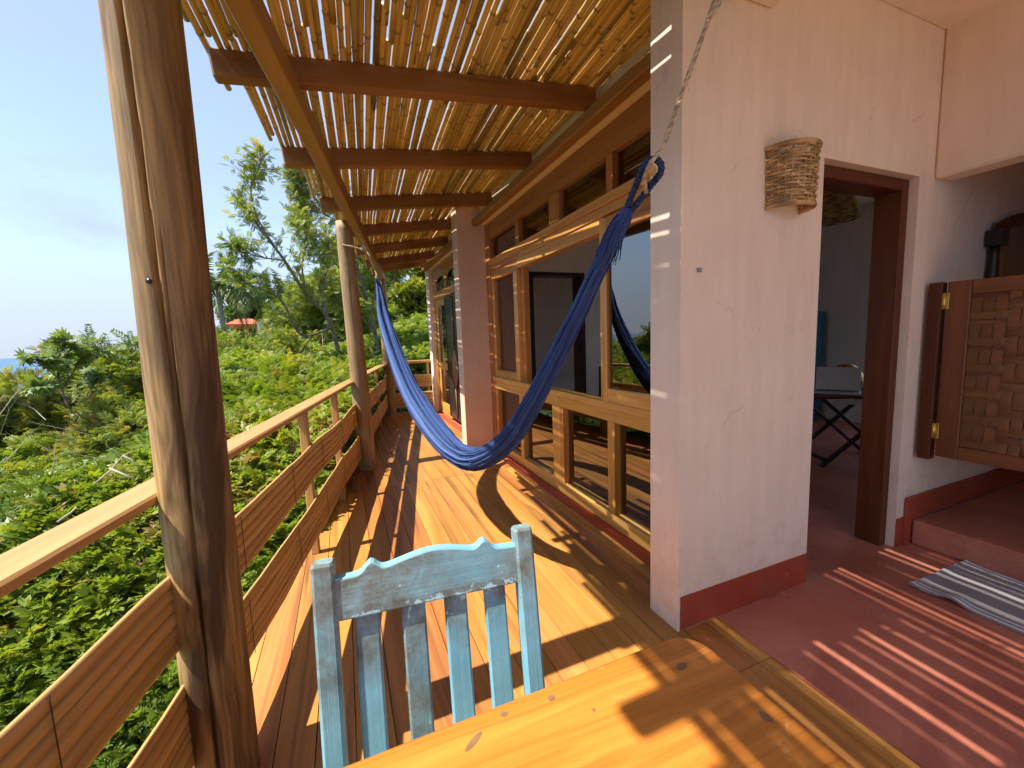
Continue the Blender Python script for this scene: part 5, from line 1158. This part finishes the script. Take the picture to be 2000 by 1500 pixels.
limb_tree('broad_leaved_shrub', 'broad leaved shrub rising above the sea horizon left of the near post', 'shrub',
    [([A_(150, 830, 5.4), A_(120, 760, 5.4), A_(112, 715, 5.4), A_(125, 668, 5.4)], 0.010, 0.003),
     ([A_(115, 740, 5.4), A_(85, 715, 5.3), A_(62, 708, 5.2)], 0.006, 0.002), ([A_(120, 760, 5.4), A_(150, 715, 5.5), A_(160, 685, 5.5)], 0.009, 0.003), ([A_(140, 800, 5.4), A_(95, 770, 5.2), A_(75, 760, 5.1)], 0.006, 0.002), ([A_(150, 830, 5.4), A_(175, 770, 5.5), A_(190, 740, 5.6)], 0.006, 0.002)],
    LL, M['leaf_broad'], (-2.4, 4.9, -0.6), 12, 0.16, 0.085, 11, 'bark', per=3, start=0.4)
limb_tree('leafy_shrub', 'thin leafy shrub with bare twigs just left of the near log post', 'shrub',
    [([A_(265, 830, 6.2), A_(262, 740, 6.2), A_(255, 690, 6.2), A_(262, 672, 6.2)], 0.011, 0.003), ([A_(258, 760, 6.2), A_(225, 715, 6.2), A_(205, 685, 6.2), A_(185, 676, 6.2)], 0.010, 0.003), ([A_(262, 760, 6.2), A_(285, 700, 6.3), A_(300, 670, 6.3)], 0.012, 0.003)],
    LB3, M['leaf_broad'], (-2.2, 5.8, -0.6), 13, 0.18, 0.12, 14, 'twig', per=4, start=0.4)
q = MB(); 
for pts in ([(185, 945, 3.6), (215, 920, 3.6), (240, 890, 3.6), (262, 880, 3.6)], [(215, 915, 3.6), (238, 925, 3.55), (262, 935, 3.5)], [(240, 890, 3.6), (256, 897, 3.6), (264, 910, 3.55)], [(112, 1020, 3.2), (140, 1000, 3.2), (150, 990, 3.2)]):
    q.tube([at(*p) for p in pts], [0.006, 0.005, 0.004, 0.003][:len(pts)], 6)
o = q.build('bare_branch', M['twig']); tag(o, 'pale bare forked branch lying over the green thicket', 'branch')
q = MB()
for pts in ([(742, 700, 8.2), (735, 720, 8.2), (728, 690, 8.3), (722, 676, 8.4)], [(730, 690, 8.3), (742, 684, 8.3)], [(700, 690, 9), (690, 720, 9), (702, 740, 9), (694, 775, 9)]): q.tube([at(*p) for p in pts], [0.012, 0.011, 0.008, 0.006][:len(pts)], 6)
o = q.build('bare_branch', M['twig']); tag(o, 'twisted pale branches seen between the middle and far log posts', 'branch')

q = MB(); rs = random.Random(77); nt_ = 0
while nt_ < 300:
    r_ = math.exp(rs.uniform(math.log(1.3), math.log(22))); a_ = rs.uniform(-40, 10); x = r_ * math.sin(R(a_)); y = r_ * math.cos(R(a_))
    if perp(x, y) > -0.55 and y < 9: continue
    if y > 8 and x > 0.8: continue
    p = Vector((x, y, canopy(r_, a_) - rs.uniform(0.1, 0.45))); d = Vector((rs.gauss(0, 1), rs.gauss(0, 1), rs.uniform(0.2, 1.6))).normalized(); ln = rs.uniform(0.25, 0.6) * (0.7 + 0.08 * r_)
    m_ = p + d * ln * 0.5 + Vector((rs.gauss(0, 0.05), rs.gauss(0, 0.05), 0)); w_ = 0.0014 + 0.0004 * r_
    q.tube([p, m_, p + d * ln], [w_, w_ * 0.8, w_ * 0.4], 4, False); e2 = (d + Vector((rs.gauss(0, 0.6), rs.gauss(0, 0.6), 0.1))).normalized(); q.tube([m_, m_ + e2 * ln * 0.4], [w_ * 0.6, w_ * 0.3], 4, False); nt_ += 1
tag(q.build('dry_twigs', M['twig']), kind='stuff')

# generic crowns, shared by the trees of the hillside
def crown_mesh(seed, n, leaf, lsc, m, flat=0.8):
    rs = np.random.default_rng(seed); nc = 16; cc = rs.normal(0, 1, (nc, 3)); cc /= np.linalg.norm(cc, axis=1, keepdims=True); cc *= rs.uniform(0.35, 0.85, (nc, 1)); cc[:, 2] *= flat
    cr = rs.uniform(0.22, 0.42, nc); ci = rs.integers(0, nc, n); d = rs.normal(0, 1, (n, 3)); d /= np.linalg.norm(d, axis=1, keepdims=True); d[:, 2] = d[:, 2] * 0.8 + 0.15
    p = cc[ci] + d * (cr[ci] * rs.uniform(0.55, 1.05, n))[:, None]; tn = np.clip(0.4 + (cc[ci][:, 0]) * 0.15 + rs.normal(0, 0.22, n) + 0.15 * np.sin(ci * 2.3), 0, 1)
    return scatter('crown', leaf, p, d + rs.normal(0, 0.5, (n, 3)), lsc * rs.uniform(0.7, 1.3, n), tn, m)
CR = {'green': [crown_mesh(31, 1500, spray(LB3, 4, 1), 0.30, M['leaf_feather']), crown_mesh(32, 1500, spray(LB3, 4, 2), 0.30, M['leaf_feather'])],
      'dark': [crown_mesh(33, 1500, spray(LO, 6, 1), 0.32, M['leaf_dark']), crown_mesh(34, 1500, spray(LO, 6, 2), 0.32, M['leaf_dark'])],
      'fine': [crown_mesh(36, 2600, spray(LB2, 3, 8), 0.27, M['leaf_feather'], 0.9), crown_mesh(37, 2600, spray(LB2, 3, 9), 0.27, M['leaf_feather'], 0.9)],
      'yellow': [crown_mesh(35, 3200, spray(LO, 7, 3), 0.17, M['leaf_yellow'])]}
def trunk_mesh(seed):
    mb = MB(); rs = random.Random(seed); mb.tube([(0, 0, -3.2), (0.05, 0.02, -1.6), (0.0, 0.05, -0.6), (0.05, 0, 0.2)], [0.10, 0.08, 0.06, 0.03], 7)
    for k in range(7): a = k * 0.9; mb.tube([(0, 0, -1.2 + 0.12 * k), (0.3 * math.cos(a), 0.3 * math.sin(a), -0.5 + 0.1 * k), (0.7 * math.cos(a), 0.7 * math.sin(a), -0.05 + 0.12 * k)], [0.045, 0.03, 0.01], 5, False)
    return mb.mesh('trunk', M['bark'])
TM = [trunk_mesh(1), trunk_mesh(2)]
HT = [(585, 640, 30, 2.0, 'green', 'pale green tree on the hillside right of the white house'), (628, 600, 34, 2.7, 'dark', 'darker rounded hillside tree above the white house'), (690, 580, 32, 2.6, 'green', 'light hillside tree just left of the middle log post'),
      (640, 680, 17, 1.3, 'green', 'low feathery bush below the leaning tree'), (215, 745, 6.4, 0.62, 'fine', 'rounded feathery bush left of the near log post under the sea horizon'), (60, 820, 6.6, 0.60, 'fine', 'feathery bush at the left edge of the view below the sea'), (655, 585, 15, 1.35, 'fine', 'light feathery treetop left of the middle log post'), (600, 625, 17, 1.25, 'fine', 'pale feathery treetop behind the thin leaning trunk'), (690, 520, 18, 1.6, 'fine', 'feathery treetop hidden partly by the middle log post'), (470, 720, 9.5, 0.80, 'fine', 'bright feathery bush right of the near log post'), (565, 700, 11.5, 0.90, 'fine', 'feathery bush below the white house'),
      (500, 800, 6.5, 0.50, 'fine', 'soft green bush above the handrail right of the near log post'), (640, 745, 9.0, 0.50, 'fine', 'small feathery bush just above the handrail before the middle post'), (250, 850, 5.2, 0.45, 'fine', 'low soft bush touching the near log post on its left'), (560, 680, 19, 1.2, 'dark', 'low dark bush below the palm with the upright fronds'), (700, 660, 15, 1.1, 'green', 'leafy bush behind the handrail at the middle post'),
      (478, 606, 100, 4.6, 'dark', 'round dark tree behind the red roofed house'), (520, 628, 110, 4.0, 'dark', 'low treetop beside the round tree on the ridge'), (750, 500, 52, 5.0, 'green', 'treetop behind the brick house at the end of the deck'),
      (826, 600, 17, 1.45, 'yellow', 'yellow green tree beyond the far end of the deck'), (850, 540, 19, 1.7, 'yellow', 'tall yellow green tree behind the far corner of the house'), (800, 690, 12.5, 0.85, 'green', 'bright green bush beyond the far deck railing'), (775, 705, 12, 0.6, 'dark', 'dark bush under the brick house'), (835, 690, 11.5, 0.8, 'dark', 'dense bush at the far corner of the house'), (880, 480, 26, 3.2, 'dark', 'dark tree above the far roof edge'),
      (440, 690, 26, 1.7, 'green', 'bright bush beside the near log post below the leaning palm')]
for i, (px, py, D, r_, kd, lb) in enumerate(HT):
    p = at(px, py, D); t_ = thing('hillside_tree' if r_ > 1.4 else 'bush', lb, 'tree' if r_ > 1.4 else 'bush', (p.x, p.y, p.z - 3.0 * r_ * 0.6), 0, 'trees and bushes on the hillside')
    for nm, me_ in (('trunk', TM[i % 2]), ('crown', CR[kd][i % len(CR[kd])])):
        o = link(nm, me_, t_, (0, 0, 3.0 * r_ * 0.6), (0, 0, i * 1.3)); o.scale = (r_, r_, r_ * 0.9)

def palm(label, top, ground_z, lean, flen, seed, nfr=18):
    rs = random.Random(seed); t_ = thing('palm_tree', label, 'palm', (top.x + lean, top.y, ground_z), 0, 'coconut palms on the ridge'); inv = Matrix.Translation(t_.location).inverted()
    mb = MB(); n_ = 10; mb.tube([Vector((top.x + lean * (1 - t) ** 1.6, top.y, ground_z + (top.z - ground_z) * t)) for t in np.linspace(0, 1, n_)], [0.17 - 0.06 * t for t in np.linspace(0, 1, n_)], 9)
    o = mb.build('trunk', M['palebark'], t_); o.matrix_parent_inverse = inv
    for k in range(nfr):
        az = k * 2.399 + rs.uniform(-0.3, 0.3); el0 = rs.uniform(0.2, 1.35) if k < nfr * 0.6 else rs.uniform(-0.7, 0.3); V = []; F = []; pts = []; p = top.copy(); e = el0
        for j in range(13):
            pts.append(p.copy()); p = p + Vector((math.cos(az) * math.cos(e) - 0.10, math.sin(az) * math.cos(e), math.sin(e))) * (flen / 12); e -= (0.11 + 0.05 * rs.random()) * (1 if el0 > 0 else 0.6)
        for j in range(1, 13):
            for h in (0.0, 0.5):
                b_ = pts[j - 1].lerp(pts[j], h); ax = (pts[j] - pts[j - 1]).normalized(); s_ = ax.cross(Vector((0, 0, 1))).normalized(); ll = flen * 0.30 * math.sin(math.pi * min(1, 0.12 + (j + h) / 15)) ; w_ = 0.055 * flen / 2.6
                for sg in (1, -1):
                    d_ = (s_ * sg * 0.8 + ax * 0.65 + Vector((0, 0, -0.45 + rs.uniform(-0.25, 0.15)))).normalized(); i = len(V); m_ = b_ + d_ * ll * 0.45
                    V += [b_, m_ + ax * w_, b_ + d_ * ll + Vector((0, 0, -0.12 * ll)), m_ - ax * w_]; F.append((i, i + 1, i + 2, i + 3))
        for j in range(12): i = len(V); V += [pts[j] + Vector((0, 0, 0.02)), pts[j + 1] + Vector((0, 0, 0.015)), pts[j + 1] - Vector((0, 0, 0.02)), pts[j] - Vector((0, 0, 0.03))]; F.append((i, i + 1, i + 2, i + 3))
        V = np.array([tuple(v) for v in V]); o = link('frond', quick_mesh('frond', V, np.array(F), np.clip(np.full(len(V), rs.random() * 0.8) + RNG.normal(0, 0.1, len(V)), 0, 1), M['leaf_palm']), t_); o.matrix_parent_inverse = inv
    return t_
palm('leaning coconut palm beside the near log post above the thicket', at(424, 552, 27), -2.0, 0.3, 3.0, 4, 20)
palm('coconut palm with upright fronds right of the red roofed house', at(538, 577, 30), 0.0, 0.35, 2.7, 9, 18)

def house_box(name, label, c, w, d, h, wall, rz=0.0):
    t_ = thing(name, label, 'house', c, rz); q = MB(); q.box(-w / 2, w / 2, -d / 2, d / 2, -6, h, c=0.02); q.build('wall', M[wall], t_); return t_
p = at(482, 655, 90)
rh = thing('red_roofed_house', 'small yellow house with bright red hipped roof on the ridge', 'house', (p.x, p.y, p.z - 0.6), R(8))
q = MB(); q.box(-2.4, 2.4, -2, 2, -3, 0.05); q.build('base', M['concrete'], rh)
for x_ in (-2.0, 0.0, 2.0): q = MB(); q.box(x_ - 0.22, x_ + 0.22, -1.9, -1.5, 0.051, 2.2, axis=2); q.build('column', M['yellowwall'], rh)
q = MB(); q.box(-2.1, 2.1, -0.6, 1.8, 0.052, 2.2); q.build('wall', M['yellowwall'], rh)
for x_ in (-1.5, 0.5): q = MB(); q.box(x_, x_ + 1.0, -0.62, -0.601, 0.3 if x_ > 0 else 0.06, 1.8); q.build('window' if x_ > 0 else 'door', M['darkwood'], rh)
q = MB(); q.box(-2.2, 2.2, -1.98, -1.92, 0.75, 0.85, axis=0); q.build('rail', M['concrete'], rh)
q = MB(); q.box(-2.8, 2.8, -2.5, 2.5, 2.21, 2.55, c=0.03); q.add([(-2.9, -2.6, 2.56), (2.9, -2.6, 2.56), (2.9, 2.6, 2.56), (-2.9, 2.6, 2.56), (-1.0, 0, 3.6), (1.0, 0, 3.6)], [(0, 1, 5, 4), (1, 2, 5), (2, 3, 4, 5), (3, 0, 4), (3, 2, 1, 0)]); q.build('roof', M['roofred'], rh)
p = at(533, 648, 84); wh = house_box('white_house', 'white flat roofed house half hidden by trees on the ridge', (p.x, p.y, p.z), 4.2, 3, 1.9, 'white', R(5))
q = MB(); q.box(-2.3, 2.3, -1.7, 1.7, 1.901, 2.05); q.build('roof', M['concrete'], wh)
for x_ in (-1.2, 0.4): q = MB(); q.box(x_, x_ + 0.7, -1.515, -1.501, -0.2, 0.6); q.build('window', M['black'], wh)
p = at(752, 640, 40); bh = house_box('brick_house', 'orange brick house with pale slab roof and dark tank behind the hammock', (p.x, p.y + 2, p.z), 4.4, 4, 1.62, 'brick', R(-4))
q = MB(); q.box(-2.5, 2.35, -2.4, 2.3, 1.621, 1.80, c=0.02); q.build('roof', M['concrete'], bh)
q = MB(); q.box(0.7, 1.3, -2.02, -2.001, 0.0, 0.5); q.build('window', M['black'], bh); q = MB(); q.box(-1.9, -1.3, -2.02, -2.001, 0.4, 1.1); q.build('window', M['linen'], bh)
p2_ = at(762, 589, 40.6); tk = thing('water_tank', 'dark round water tank standing on the brick house roof', 'water tank', (p2_.x, p2_.y + 0.8, bh.location.z + 1.801))
q = MB(); lathe(q, [(0.0005, 0.0), (0.50, 0.0), (0.52, 0.05), (0.52, 0.30), (0.50, 0.34), (0.52, 0.38), (0.52, 0.75), (0.44, 0.92), (0.2, 1.0), (0.2, 1.06), (0.0005, 1.08)], 24); q.build('body', M['tank'], tk)
